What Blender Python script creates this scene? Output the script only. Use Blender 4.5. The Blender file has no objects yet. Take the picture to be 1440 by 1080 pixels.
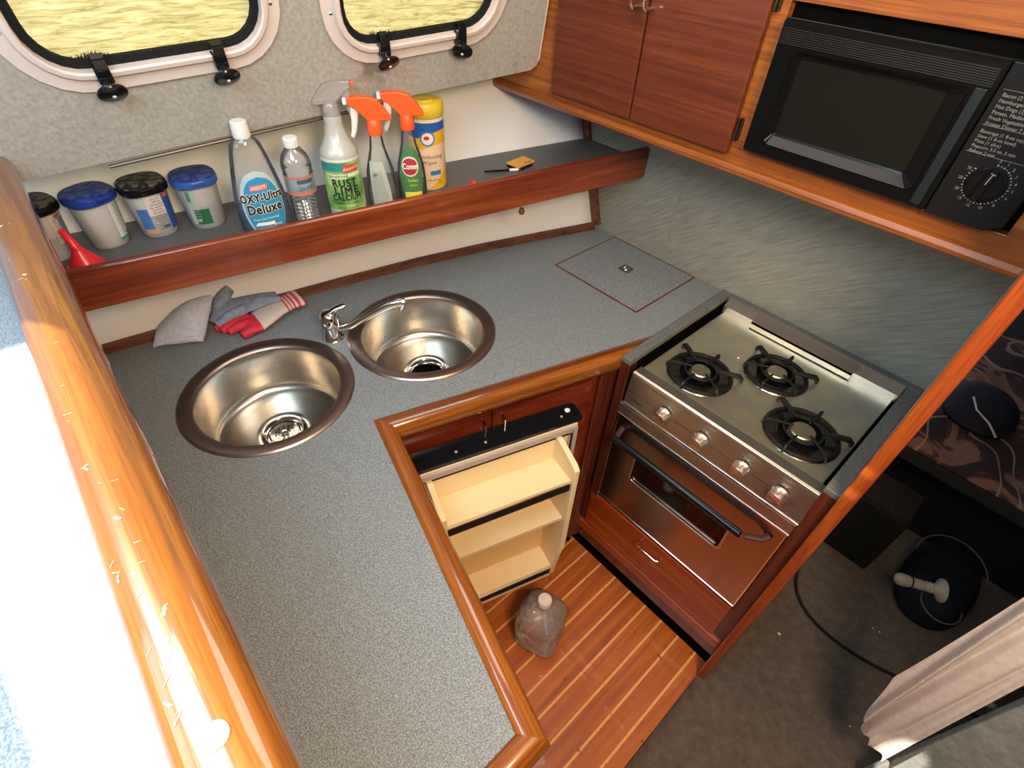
import bpy, bmesh, math, random
from mathutils import Vector, Matrix
from mathutils.geometry import tessellate_polygon
random.seed(4)
PI = math.pi
sc = bpy.context.scene
C = sc.collection
# ------------------------------------------------------------------ camera
cam_d = bpy.data.cameras.new('camera'); cam = bpy.data.objects.new('camera', cam_d); C.objects.link(cam)
RT = Vector((0.66806, 0.74315, 0.03767)); UP = Vector((-0.53318, 0.44277, 0.72089)); FW = Vector((-0.51905, 0.50168, -0.69203))
m = Matrix((RT, UP, -FW)).transposed().to_4x4(); m.translation = Vector((0, 0, 1.71))
cam.matrix_world = m
cam_d.sensor_fit = 'HORIZONTAL'; cam_d.sensor_width = 36; cam_d.lens = 744.46/1440*36
cam_d.clip_start = 0.02; cam_d.clip_end = 60
sc.camera = cam
# ------------------------------------------------------------------ look and light
sc.view_settings.view_transform = 'Standard'
try: sc.view_settings.look = 'None'
except Exception: pass
sc.view_settings.gamma = 1.0
sc.view_settings.use_curve_mapping = False
sc.view_settings.exposure = -0.12
w = bpy.data.worlds.new('sky'); sc.world = w; w.use_nodes = True
wn = w.node_tree.nodes; wl = w.node_tree.links
bg = wn['Background']; bg.inputs[0].default_value = (0.62, 0.80, 1.0, 1); bg.inputs[1].default_value = 1.0
SUN = Vector((-0.45, -0.45, 0.77)).normalized()
sd = bpy.data.lights.new('sun', 'SUN'); so = bpy.data.objects.new('sun', sd); C.objects.link(so)
sd.energy = 13; sd.angle = 0.009; sd.color = (1, 0.93, 0.80)
so.rotation_euler = SUN.to_track_quat('Z', 'Y').to_euler(); so.location = (-1, -1, 4)
def area(name, loc, target, sx, sy, power, col):
    l = bpy.data.lights.new(name, 'AREA'); o = bpy.data.objects.new(name, l); C.objects.link(o)
    l.shape = 'RECTANGLE'; l.size = sx; l.size_y = sy; l.energy = power; l.color = col
    o.location = loc; o.rotation_euler = (Vector(loc)-Vector(target)).to_track_quat('Z', 'Y').to_euler()
    return o
area('companionway_daylight', (-0.28, -0.20, 2.0), (-0.42, 0.15, 0.9), 0.7, 0.42, 14, (0.60, 0.82, 1.0))
area('cockpit_daylight', (-0.55, -1.0, 2.0), (-0.5, 0.3, 0.9), 0.9, 0.7, 12, (0.78, 0.88, 1.0))
area('cabin_lamp', (0.42, 0.12, 1.95), (-0.15, 0.85, 0.7), 0.35, 0.35, 26, (1.0, 0.76, 0.50))
area('overhead_fill', (-0.55, 0.6, 2.0), (-0.6, 0.62, 0.9), 0.4, 0.4, 4.2, (1.0, 0.90, 0.80))  # overhead fill light, no fixture modelled
# ------------------------------------------------------------------ materials
def new_mat(name):
    mt = bpy.data.materials.new(name); mt.use_nodes = True
    return mt, mt.node_tree.nodes, mt.node_tree.links, mt.node_tree.nodes['Principled BSDF']
def flat(name, col, rough=0.5, metal=0.0, coat=0.0, spec=0.5, bump=0.0, bscale=300, ior=None):
    mt, n, l, b = new_mat(name)
    b.inputs['Base Color'].default_value = (*col, 1); b.inputs['Roughness'].default_value = rough
    b.inputs['Metallic'].default_value = metal; b.inputs['Coat Weight'].default_value = coat
    b.inputs['Specular IOR Level'].default_value = spec
    t = n.new('ShaderNodeTexCoord'); ns = n.new('ShaderNodeTexNoise'); ns.inputs['Scale'].default_value = bscale
    l.new(t.outputs['Object'], ns.inputs['Vector'])
    if bump > 0:
        bp = n.new('ShaderNodeBump'); bp.inputs['Strength'].default_value = bump; bp.inputs['Distance'].default_value = 0.002
        l.new(ns.outputs['Fac'], bp.inputs['Height']); l.new(bp.outputs['Normal'], b.inputs['Normal'])
    return mt
def ramp(n, l, src, stops):
    r = n.new('ShaderNodeValToRGB'); e = r.color_ramp.elements
    while len(e) < len(stops): e.new(0.5)
    for i, (p, c) in enumerate(stops): e[i].position = p; e[i].color = (*c, 1)
    l.new(src, r.inputs['Fac']); return r
def grain_vec(n, l, direction, along=1.0, across=18.0):
    """object coords rotated so that x runs along the grain, then squeezed"""
    t = n.new('ShaderNodeTexCoord'); mp = n.new('ShaderNodeMapping'); mp.vector_type = 'POINT'
    d = Vector(direction).normalized()
    q = d.rotation_difference(Vector((1, 0, 0))).to_euler()
    mp.inputs['Rotation'].default_value = q
    l.new(t.outputs['Object'], mp.inputs['Vector'])
    m2 = n.new('ShaderNodeMapping'); m2.inputs['Scale'].default_value = (along, across, across)
    l.new(mp.outputs['Vector'], m2.inputs['Vector'])
    return m2.outputs['Vector']
def wood(name, dark, mid, light, direction, across=14, rough=0.3, coat=0.6, pores=1.0, along=1.0):
    mt, n, l, b = new_mat(name)
    v = grain_vec(n, l, direction, along, across)
    n1 = n.new('ShaderNodeTexNoise'); n1.inputs['Scale'].default_value = 1.6; n1.inputs['Detail'].default_value = 8; n1.inputs['Distortion'].default_value = 1.2
    l.new(v, n1.inputs['Vector'])
    r1 = ramp(n, l, n1.outputs['Fac'], [(0.28, dark), (0.5, mid), (0.72, light)])
    v2 = grain_vec(n, l, direction, 14, across*16)
    n2 = n.new('ShaderNodeTexNoise'); n2.inputs['Scale'].default_value = 1.0; n2.inputs['Detail'].default_value = 2
    l.new(v2, n2.inputs['Vector'])
    r2 = ramp(n, l, n2.outputs['Fac'], [(0.36, (0.55,)*3), (0.5, (1, 1, 1))])
    mx = n.new('ShaderNodeMix'); mx.data_type = 'RGBA'; mx.blend_type = 'MULTIPLY'; mx.inputs[0].default_value = 0.55*pores
    l.new(r1.outputs[0], mx.inputs[6]); l.new(r2.outputs[0], mx.inputs[7])
    l.new(mx.outputs[2], b.inputs['Base Color'])
    b.inputs['Roughness'].default_value = rough; b.inputs['Coat Weight'].default_value = coat; b.inputs['Coat Roughness'].default_value = 0.08
    b.inputs['Specular IOR Level'].default_value = 0.35
    bp = n.new('ShaderNodeBump'); bp.inputs['Strength'].default_value = 0.12; bp.inputs['Distance'].default_value = 0.001
    l.new(n2.outputs['Fac'], bp.inputs['Height']); l.new(bp.outputs['Normal'], b.inputs['Normal'])
    mt['mix'] = 1
    return mt
def speckle(name, a, bcol, c, scale=520, rough=0.45, bump=0.05):
    mt, n, l, b = new_mat(name)
    t = n.new('ShaderNodeTexCoord'); ns = n.new('ShaderNodeTexNoise'); ns.inputs['Scale'].default_value = scale; ns.inputs['Detail'].default_value = 2
    l.new(t.outputs['Object'], ns.inputs['Vector'])
    r = ramp(n, l, ns.outputs['Fac'], [(0.34, a), (0.5, bcol), (0.66, c)])
    l.new(r.outputs[0], b.inputs['Base Color']); b.inputs['Roughness'].default_value = rough
    b.inputs['Specular IOR Level'].default_value = 0.4
    return mt
def cloth(name, a, c, scale=60, rough=0.95, fine=900, bump=0.4, stains=None):
    mt, n, l, b = new_mat(name)
    t = n.new('ShaderNodeTexCoord'); ns = n.new('ShaderNodeTexNoise'); ns.inputs['Scale'].default_value = scale; ns.inputs['Detail'].default_value = 8; ns.inputs['Roughness'].default_value = 0.7
    l.new(t.outputs['Object'], ns.inputs['Vector'])
    r = ramp(n, l, ns.outputs['Fac'], [(0.35, a), (0.68, c)])
    out = r.outputs[0]
    if stains:
        s = n.new('ShaderNodeTexNoise'); s.inputs['Scale'].default_value = stains[1]; s.inputs['Detail'].default_value = 6
        l.new(t.outputs['Object'], s.inputs['Vector'])
        rs = ramp(n, l, s.outputs['Fac'], [(stains[2], (0, 0, 0)), (stains[2]+0.07, (1, 1, 1))])
        mx = n.new('ShaderNodeMix'); mx.data_type = 'RGBA'; l.new(rs.outputs[0], mx.inputs[0]); l.new(out, mx.inputs[6]); mx.inputs[7].default_value = (*stains[0], 1)
        out = mx.outputs[2]
    l.new(out, b.inputs['Base Color']); b.inputs['Roughness'].default_value = rough; b.inputs['Specular IOR Level'].default_value = 0.1
    f = n.new('ShaderNodeTexNoise'); f.inputs['Scale'].default_value = fine; l.new(t.outputs['Object'], f.inputs['Vector'])
    bp = n.new('ShaderNodeBump'); bp.inputs['Strength'].default_value = bump; bp.inputs['Distance'].default_value = 0.002
    l.new(f.outputs['Fac'], bp.inputs['Height']); l.new(bp.outputs['Normal'], b.inputs['Normal'])
    return mt
def clear(name, tint=(1, 1, 1), gloss=0.18, rough=0.05, milky=0.0, milk=(0.9, 0.9, 0.9), bump=0.0, bscale=30):
    """thin clear or cloudy plastic: see-through with a glossy skin"""
    mt, n, l, b = new_mat(name); n.remove(b)
    out = [x for x in n if x.type == 'OUTPUT_MATERIAL'][0]
    tr = n.new('ShaderNodeBsdfTransparent'); tr.inputs[0].default_value = (*tint, 1)
    gl = n.new('ShaderNodeBsdfGlossy'); gl.inputs['Roughness'].default_value = rough
    fr = n.new('ShaderNodeFresnel'); fr.inputs[0].default_value = 1.32
    ad = n.new('ShaderNodeMath'); ad.operation = 'ADD'; ad.use_clamp = True; ad.inputs[1].default_value = gloss
    l.new(fr.outputs[0], ad.inputs[0])
    m1 = n.new('ShaderNodeMixShader'); l.new(ad.outputs[0], m1.inputs[0])
    base = tr.outputs[0]
    if milky > 0:
        df = n.new('ShaderNodeBsdfDiffuse'); df.inputs[0].default_value = (*milk, 1)
        m0 = n.new('ShaderNodeMixShader'); m0.inputs[0].default_value = milky
        l.new(tr.outputs[0], m0.inputs[1]); l.new(df.outputs[0], m0.inputs[2]); base = m0.outputs[0]
    l.new(base, m1.inputs[1]); l.new(gl.outputs[0], m1.inputs[2]); l.new(m1.outputs[0], out.inputs[0])
    if bump:
        t = n.new('ShaderNodeTexCoord'); ns = n.new('ShaderNodeTexNoise'); ns.inputs['Scale'].default_value = bscale; ns.inputs['Detail'].default_value = 1
        l.new(t.outputs['Object'], ns.inputs['Vector'])
        bp = n.new('ShaderNodeBump'); bp.inputs['Strength'].default_value = bump; bp.inputs['Distance'].default_value = 0.01
        l.new(ns.outputs['Fac'], bp.inputs['Height']); l.new(bp.outputs['Normal'], gl.inputs['Normal']); l.new(bp.outputs['Normal'], fr.inputs['Normal'])
    return mt
def steel(name, col=(0.62, 0.58, 0.52), rough=0.26, direction=(1, 0, 0), brushed=0.25, patch=None, var=0.1):
    mt, n, l, b = new_mat(name)
    b.inputs['Metallic'].default_value = 1; b.inputs['Base Color'].default_value = (*col, 1)
    v = grain_vec(n, l, direction, 6, 700)
    ns = n.new('ShaderNodeTexNoise'); ns.inputs['Scale'].default_value = 1; l.new(v, ns.inputs['Vector'])
    mr = n.new('ShaderNodeMapRange'); mr.inputs[3].default_value = rough-var*0.8; mr.inputs[4].default_value = rough+var*1.2
    l.new(ns.outputs['Fac'], mr.inputs[0]); l.new(mr.outputs[0], b.inputs['Roughness'])
    bp = n.new('ShaderNodeBump'); bp.inputs['Strength'].default_value = brushed*0.2; bp.inputs['Distance'].default_value = 0.0005
    l.new(ns.outputs['Fac'], bp.inputs['Height']); l.new(bp.outputs['Normal'], b.inputs['Normal'])
    if patch:
        t = n.new('ShaderNodeTexCoord'); s = n.new('ShaderNodeTexNoise'); s.inputs['Scale'].default_value = 7; s.inputs['Detail'].default_value = 5
        l.new(t.outputs['Object'], s.inputs['Vector'])
        r = ramp(n, l, s.outputs['Fac'], [(0.38, col), (0.62, patch)]); l.new(r.outputs[0], b.inputs['Base Color'])
    return mt

DX = (1, 0, 0); DY = (0, 1, 0); DZ = (0, 0, 1)
FDV = Vector((0.2934, 0.956, 0)); FNV = Vector((0.956, -0.2934, 0))      # along the sink cabinet front, and out of it
M_lam = speckle('grey_laminate', (0.112, 0.122, 0.128), (0.192, 0.208, 0.217), (0.30, 0.325, 0.338))
M_lamd = speckle('dark_grey_laminate', (0.06, 0.06, 0.06), (0.10, 0.10, 0.10), (0.15, 0.15, 0.15))
M_lamrim = speckle('rim_grey_laminate', (0.08, 0.08, 0.075), (0.13, 0.13, 0.12), (0.19, 0.19, 0.18))
M_hull = flat('painted_hull', (0.82, 0.80, 0.79), 0.5, bump=0.03, bscale=30)
M_teak_rail = wood('varnished_teak_rail', (0.12, 0.030, 0.005), (0.24, 0.074, 0.009), (0.36, 0.125, 0.016), DX, across=26, rough=0.32, coat=1.0)
M_trim = wood('varnished_teak_trim', (0.13, 0.030, 0.005), (0.25, 0.068, 0.009), (0.36, 0.115, 0.016), FDV, across=30, rough=0.28, coat=0.9)
M_trim2 = wood('varnished_teak_trim_short', (0.13, 0.030, 0.005), (0.25, 0.068, 0.009), (0.36, 0.115, 0.016), (0.97, -0.25, 0), across=30, rough=0.28, coat=0.9)
M_post = wood('orange_teak_post', (0.18, 0.025, 0.005), (0.31, 0.052, 0.009), (0.41, 0.090, 0.015), DZ, across=20, rough=0.35, coat=0.5)
M_fid = wood('mahogany_fiddle', (0.10, 0.016, 0.006), (0.20, 0.036, 0.010), (0.30, 0.065, 0.016), (0.18, 0.98, 0), across=22, rough=0.3, coat=0.6)
M_dark = wood('dark_mahogany', (0.085, 0.010, 0.004), (0.16, 0.021, 0.006), (0.22, 0.036, 0.009), FDV, across=22, rough=0.3, coat=0.5)
M_darkx = wood('dark_mahogany_drawer', (0.17, 0.022, 0.004), (0.31, 0.048, 0.007), (0.44, 0.085, 0.012), DX, across=18, rough=0.3, coat=0.5)
M_darkz = wood('dark_mahogany_stile', (0.05, 0.010, 0.005), (0.09, 0.018, 0.008), (0.13, 0.03, 0.012), DZ, across=22, rough=0.3, coat=0.5)
M_cabd = wood('teak_cabinet_door', (0.085, 0.018, 0.006), (0.125, 0.027, 0.0085), (0.165, 0.040, 0.012), DX, across=60, rough=0.42, coat=0.2)
M_cabf = wood('teak_cabinet_frame', (0.20, 0.052, 0.010), (0.30, 0.085, 0.015), (0.40, 0.13, 0.025), DX, across=40, rough=0.38, coat=0.3)
M_splash = wood('brown_molding', (0.07, 0.02, 0.010), (0.13, 0.04, 0.018), (0.19, 0.065, 0.03), DY, across=22, rough=0.35, coat=0.4)
M_steel = steel('brushed_stainless', (0.66, 0.58, 0.50), 0.36, DX, brushed=0.05)
M_steelp = steel('yellow_glint_stainless', (0.66, 0.62, 0.54), 0.42, DX, brushed=0.05, patch=(0.90, 0.83, 0.58))  # yellow reflections painted into the steel as noise patches
M_sink = steel('spun_stainless', (0.62, 0.58, 0.52), 0.27, DZ, brushed=0.0, var=0.0)
M_rim = steel('sink_rim_stainless', (0.42, 0.31, 0.27), 0.34, DY, brushed=0.03)
M_chrome = flat('chrome', (0.85, 0.83, 0.80), 0.08, 1.0)
M_black = flat('black_plastic', (0.006, 0.006, 0.007), 0.16, spec=0.35)
M_blackm = flat('matt_black_rubber', (0.010, 0.010, 0.010), 0.75, spec=0.2)
M_void = flat('dark_gap', (0.004, 0.004, 0.004), 0.9, spec=0.0)  # near-black that paints the shade in gaps, recesses and openings
M_iron = flat('black_enamel_iron', (0.006, 0.006, 0.006), 0.5, spec=0.4, bump=0.2)
M_alu = flat('burner_aluminium', (0.62, 0.57, 0.40), 0.42, 1.0, bump=0.1)
M_white = flat('white_plastic', (0.78, 0.76, 0.72), 0.4)
M_cream = flat('cream_door_plastic', (0.80, 0.62, 0.36), 0.45, spec=0.4)
M_gasket = flat('grey_gasket', (0.42, 0.34, 0.29), 0.5)
M_flange = flat('pinkish_window_plastic', (0.68, 0.56, 0.50), 0.35, spec=0.5)
M_orange = flat('orange_trigger_plastic', (0.82, 0.105, 0.018), 0.4)
M_red = flat('red_plastic', (0.75, 0.02, 0.03), 0.3)
M_yellow = flat('yellow_lid_plastic', (0.72, 0.50, 0.03), 0.4)
M_bluelid = flat('blue_lid_plastic', (0.015, 0.045, 0.26), 0.28, spec=0.35)
M_ink = flat('black_ink', (0.01, 0.01, 0.012), 0.6)
M_inkw = flat('pale_ink', (0.20, 0.195, 0.18), 0.6)
M_brass = flat('aged_bronze_hinge', (0.10, 0.07, 0.04), 0.35, 0.9)
M_clear = clear('clear_pet', (0.975, 0.98, 0.98), 0.03, milky=0.06, milk=(0.8, 0.8, 0.8))
M_smoke = clear('cloudy_tub_plastic', (0.95, 0.95, 0.95), 0.03, 0.2, 0.42, (0.80, 0.79, 0.77))
M_pane = clear('window_pane', (1, 1, 1), 0.02)
M_ovenglass = clear('smoked_oven_glass', (0.55, 0.45, 0.38), 0.03)
# carpeted side panel with mildew near its lower edge
M_liner = cloth('grey_carpet_liner', (0.32, 0.290, 0.245), (0.46, 0.42, 0.36), 140, stains=((0.22, 0.17, 0.12), 9, 0.63))
M_floorc = cloth('brown_floor_carpet', (0.105, 0.076, 0.058), (0.165, 0.122, 0.094), 34, fine=700, bump=0.6)
M_panelc = cloth('grey_bulkhead_carpet', (0.24, 0.235, 0.21), (0.38, 0.37, 0.335), 45)
def wall_mat():
    mt, n, l, b = new_mat('grey_vinyl_wall')
    v = grain_vec(n, l, (0.80, 0, 0.6), 9, 130)
    ns = n.new('ShaderNodeTexNoise'); ns.inputs['Scale'].default_value = 1.5; ns.inputs['Detail'].default_value = 5; l.new(v, ns.inputs['Vector'])
    r = ramp(n, l, ns.outputs['Fac'], [(0.30, (0.185, 0.180, 0.145)), (0.5, (0.235, 0.230, 0.190)), (0.72, (0.29, 0.285, 0.240))])
    t = n.new('ShaderNodeTexCoord'); s = n.new('ShaderNodeTexNoise'); s.inputs['Scale'].default_value = 210; l.new(t.outputs['Object'], s.inputs['Vector'])
    r2 = ramp(n, l, s.outputs['Fac'], [(0.27, (0.5,)*3), (0.34, (1, 1, 1))])
    mx = n.new('ShaderNodeMix'); mx.data_type = 'RGBA'; mx.blend_type = 'MULTIPLY'; mx.inputs[0].default_value = 0.8
    l.new(r.outputs[0], mx.inputs[6]); l.new(r2.outputs[0], mx.inputs[7]); l.new(mx.outputs[2], b.inputs['Base Color'])
    b.inputs['Roughness'].default_value = 0.55
    return mt
M_wall = wall_mat()
def floor_mat():
    mt, n, l, b = new_mat('teak_and_holly_sole')
    v = grain_vec(n, l, DY, 1.2, 20)
    n1 = n.new('ShaderNodeTexNoise'); n1.inputs['Scale'].default_value = 1.6; n1.inputs['Detail'].default_value = 8; n1.inputs['Distortion'].default_value = 1.0
    l.new(v, n1.inputs['Vector'])
    r1 = ramp(n, l, n1.outputs['Fac'], [(0.28, (0.30, 0.060, 0.010)), (0.5, (0.46, 0.105, 0.018)), (0.72, (0.58, 0.155, 0.028))])
    t = n.new('ShaderNodeTexCoord'); sp = n.new('ShaderNodeSeparateXYZ'); l.new(t.outputs['Object'], sp.inputs[0])
    a = n.new('ShaderNodeMath'); a.operation = 'ADD'; a.inputs[1].default_value = 0.305+0.0645*40+0.0025; l.new(sp.outputs[0], a.inputs[0])
    mo = n.new('ShaderNodeMath'); mo.operation = 'MODULO'; mo.inputs[1].default_value = 0.0645; l.new(a.outputs[0], mo.inputs[0])
    lt = n.new('ShaderNodeMath'); lt.operation = 'LESS_THAN'; lt.inputs[1].default_value = 0.0066; l.new(mo.outputs[0], lt.inputs[0])
    # little dark dents
    s = n.new('ShaderNodeTexNoise'); s.inputs['Scale'].default_value = 60; s.inputs['Detail'].default_value = 1; l.new(t.outputs['Object'], s.inputs['Vector'])
    rs = ramp(n, l, s.outputs['Fac'], [(0.235, (0.40,)*3), (0.27, (1, 1, 1))])
    mx = n.new('ShaderNodeMix'); mx.data_type = 'RGBA'; l.new(lt.outputs[0], mx.inputs[0]); l.new(r1.outputs[0], mx.inputs[6]); mx.inputs[7].default_value = (0.85, 0.40, 0.12, 1)
    m2 = n.new('ShaderNodeMix'); m2.data_type = 'RGBA'; m2.blend_type = 'MULTIPLY'; m2.inputs[0].default_value = 1; l.new(mx.outputs[2], m2.inputs[6]); l.new(rs.outputs[0], m2.inputs[7])
    l.new(m2.outputs[2], b.inputs['Base Color']); b.inputs['Roughness'].default_value = 0.38; b.inputs['Coat Weight'].default_value = 0.3
    return mt
M_floor = floor_mat()
def cover_mat():
    """yellow-green film seen through the port; emission stands in for sky backlight"""
    mt, n, l, b = new_mat('emissive_window_film')
    t = n.new('ShaderNodeTexCoord'); mp = n.new('ShaderNodeMapping'); mp.inputs['Scale'].default_value = (1, 8, 75); l.new(t.outputs['Object'], mp.inputs['Vector'])
    ns = n.new('ShaderNodeTexNoise'); ns.inputs['Scale'].default_value = 2.4; ns.inputs['Detail'].default_value = 9; ns.inputs['Roughness'].default_value = 0.7; ns.inputs['Distortion'].default_value = 1.0; l.new(mp.outputs[0], ns.inputs['Vector'])
    r = ramp(n, l, ns.outputs['Fac'], [(0.30, (0.30, 0.25, 0.10)), (0.46, (0.60, 0.53, 0.22)), (0.60, (0.88, 0.83, 0.46))])
    l.new(r.outputs[0], b.inputs['Base Color']); l.new(r.outputs[0], b.inputs['Emission Color']); b.inputs['Emission Strength'].default_value = 0.78
    b.inputs['Roughness'].default_value = 0.8
    return mt
M_cover = cover_mat()

# ------------------------------------------------------------------ mesh helpers
class MB:
    def __init__(s): s.v = []; s.f = []; s.mi = []; s.cur = 0
    def add(s, vs, fs, fn=None):
        k = len(s.v)
        for p in vs: s.v.append(Vector(fn(*p)) if fn else Vector(p))
        for f in fs: s.f.append([i+k for i in f]); s.mi.append(s.cur)
        return s
    def box(s, x0, x1, y0, y1, z0, z1, fn=None):
        vs = [(x, y, z) for z in (z0, z1) for y in (y0, y1) for x in (x0, x1)]
        return s.add(vs, [(0, 2, 3, 1), (4, 5, 7, 6), (0, 1, 5, 4), (2, 6, 7, 3), (0, 4, 6, 2), (1, 3, 7, 5)], fn)
    def tube(s, pts, r, seg=10, cap=True, closed=False, flat=1.0):
        pts = [Vector(p) for p in pts]; n = len(pts); rr = r if isinstance(r, (list, tuple)) else [r]*n
        rings = []; up = None
        for i, p in enumerate(pts):
            a = pts[(i-1) % n] if (closed or i > 0) else p; b = pts[(i+1) % n] if (closed or i < n-1) else p
            t = (b-a).normalized()
            if up is None:
                up = Vector((0, 0, 1)) if abs(t.z) < 0.9 else Vector((1, 0, 0))
            u = (up - t*up.dot(t)).normalized(); up = u; w_ = t.cross(u)
            rings.append([p + (u*math.sin(2*PI*k/seg)*flat + w_*math.cos(2*PI*k/seg))*rr[i] for k in range(seg)])
        vs = [q for g in rings for q in g]; fs = []
        m_ = n if closed else n-1
        for i in range(m_):
            j = (i+1) % n
            for k in range(seg): fs.append((i*seg+k, i*seg+(k+1) % seg, j*seg+(k+1) % seg, j*seg+k))
        if cap and not closed: fs.append(tuple(range(seg))[::-1]); fs.append(tuple((n-1)*seg+k for k in range(seg)))
        return s.add(vs, fs)
    def loft(s, rings, seg=40, cap0=True, cap1=True, fn=None):
        """rings of (z, a, b[, exponent[, cx, cy]])"""
        vs = []
        for rg in rings:
            z, a, b = rg[:3]; e = rg[3] if len(rg) > 3 else 2; cx = rg[4] if len(rg) > 4 else 0; cy = rg[5] if len(rg) > 5 else 0
            for k in range(seg):
                t = 2*PI*k/seg; c_, s_ = math.cos(t), math.sin(t)
                vs.append((cx+a*math.copysign(abs(c_)**(2/e), c_), cy+b*math.copysign(abs(s_)**(2/e), s_), z))
        fs = []
        for i in range(len(rings)-1):
            for k in range(seg): fs.append((i*seg+k, i*seg+(k+1) % seg, (i+1)*seg+(k+1) % seg, (i+1)*seg+k))
        if cap0: fs.append(tuple(range(seg))[::-1])
        if cap1: fs.append(tuple((len(rings)-1)*seg+k for k in range(seg)))
        return s.add(vs, fs, fn)
    def lathe(s, prof, seg=40, c=(0, 0, 0), fn=None, cap0=False, cap1=False):
        return s.loft([(z+c[2], r, r, 2, c[0], c[1]) for r, z in prof], seg, cap0, cap1, fn)
    def poly(s, loops, z0, z1, fn=None):
        """flat slab from an outer loop and hole loops of (x, y)"""
        lp = [[Vector((p[0], p[1], 0)) for p in L] for L in loops]
        tri = tessellate_polygon(lp); pts = [p for L in lp for p in L]; n = len(pts)
        fs = []
        for t in tri:
            a, b_, c_ = t
            if (pts[b_]-pts[a]).cross(pts[c_]-pts[a]).z < 0: t = (a, c_, b_)
            fs.append(tuple(i+n for i in t)); fs.append(tuple(t)[::-1])
        k = 0
        for L in lp:
            m_ = len(L)
            for i in range(m_): fs.append((k+i, k+(i+1) % m_, n+k+(i+1) % m_, n+k+i))
            k += m_
        return s.add([(p.x, p.y, z0) for p in pts]+[(p.x, p.y, z1) for p in pts], fs, fn)
    def sheet(s, grid, fn=None):
        h = len(grid); w_ = len(grid[0]); vs = [p for r in grid for p in r]
        return s.add(vs, [(i*w_+j, i*w_+j+1, (i+1)*w_+j+1, (i+1)*w_+j) for i in range(h-1) for j in range(w_-1)], fn)
    def build(s, name, mats, parent=None, smooth=True, bevel=0, bseg=2, subsurf=0, solid=0, origin=None, angle=0.6):
        me = bpy.data.meshes.new(name)
        if parent is None:
            if origin is None:
                xs = [v.x for v in s.v]; ys = [v.y for v in s.v]; zs = [v.z for v in s.v]
                origin = Vector(((min(xs)+max(xs))/2, (min(ys)+max(ys))/2, min(zs)))
            off = Vector(origin)
        else: off = Vector(parent.get('_o', (0, 0, 0)))
        me.from_pydata([v-off for v in s.v], [], s.f); me.validate()
        mats = mats if isinstance(mats, (list, tuple)) else [mats]
        for mm in mats: me.materials.append(mm)
        if len(mats) > 1:
            for p, i in zip(me.polygons, s.mi): p.material_index = i
        bm = bmesh.new(); bm.from_mesh(me); bmesh.ops.recalc_face_normals(bm, faces=bm.faces); bm.to_mesh(me); bm.free()
        if smooth:
            for p in me.polygons: p.use_smooth = True
            try: me.set_sharp_from_angle(angle=angle)
            except Exception: pass
        o = bpy.data.objects.new(name, me); C.objects.link(o)
        o['_o'] = tuple(off)
        if parent is None: o.location = off
        else: o.parent = parent
        if solid: md = o.modifiers.new('thick', 'SOLIDIFY'); md.thickness = solid; md.offset = 0
        if bevel: md = o.modifiers.new('bevel', 'BEVEL'); md.width = bevel; md.segments = bseg; md.limit_method = 'ANGLE'; md.angle_limit = 0.7
        if subsurf: md = o.modifiers.new('sub', 'SUBSURF'); md.levels = subsurf; md.render_levels = subsurf
        return o
def thing(name, label, cat, loc=(0, 0, 0), rotz=0.0, group=None, local=False):
    o = bpy.data.objects.new(name, None); C.objects.link(o); o.location = loc; o.rotation_euler = (0, 0, rotz); o.empty_display_size = 0.05
    o['label'] = label; o['category'] = cat
    if group: o['group'] = group
    o['_o'] = (0, 0, 0) if local else tuple(loc)
    return o
def tag(o, label, cat, group=None):
    o['label'] = label; o['category'] = cat
    if group: o['group'] = group
    return o
def struct(o): o['kind'] = 'structure'; return o
def rrect(x0, x1, y0, y1, r, seg=6):
    out = []
    for cx, cy, a0 in ((x1-r, y1-r, 0), (x0+r, y1-r, PI/2), (x0+r, y0+r, PI), (x1-r, y0+r, 1.5*PI)):
        for k in range(seg+1): a = a0+k*PI/2/seg; out.append((cx+r*math.cos(a), cy+r*math.sin(a)))
    return out
def text_geo(s, size, bold=0.0, align='CENTER', space=1.0, shear=0.0):
    cu = bpy.data.curves.new('t', 'FONT'); cu.body = s; cu.size = size; cu.align_x = align; cu.align_y = 'CENTER'; cu.offset = bold; cu.space_character = space; cu.shear = shear
    cu.resolution_u = 3; cu.fill_mode = 'BOTH'
    o = bpy.data.objects.new('t', cu); C.objects.link(o); bpy.context.view_layer.update()
    me = o.to_mesh(); vs = [tuple(v.co) for v in me.vertices]; fs = [tuple(p.vertices) for p in me.polygons]
    o.to_mesh_clear(); bpy.data.objects.remove(o); bpy.data.curves.remove(cu)
    return vs, fs
def sweep(mb, path, prof, start_n=None, end_n=None):
    """sweep a closed profile of (outward offset, z) along a plan path; corners mitred"""
    P = [Vector((p[0], p[1], 0)) for p in path]; n = len(P)
    dirs = [(P[i+1]-P[i]).normalized() for i in range(n-1)]
    rings = []
    for i in range(n):
        d = dirs[min(i, n-2)]; nn = Vector((d.y, -d.x, 0))
        if i == 0: pn = start_n or d
        elif i == n-1: pn = end_n or d
        else: pn = (dirs[i-1]+dirs[i]).normalized()
        ring = []
        for o_, z in prof:
            q = P[i]+nn*o_; t = (P[i]-q).dot(pn)/d.dot(pn)
            q = q+d*t; ring.append((q.x, q.y, z))
        rings.append(ring)
    k = len(prof); vs = [q for r in rings for q in r]
    fs = [(i*k+j, i*k+(j+1) % k, (i+1)*k+(j+1) % k, (i+1)*k+j) for i in range(n-1) for j in range(k)]
    fs.append(tuple(range(k))); fs.append(tuple((n-1)*k+j for j in range(k))[::-1])
    mb.add(vs, fs); return mb
def pl(pts, t):
    for (a, va), (b, vb) in zip(pts, pts[1:]):
        if t <= b or (b, vb) == pts[-1]: return va+(vb-va)*(t-a)/(b-a)
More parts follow.
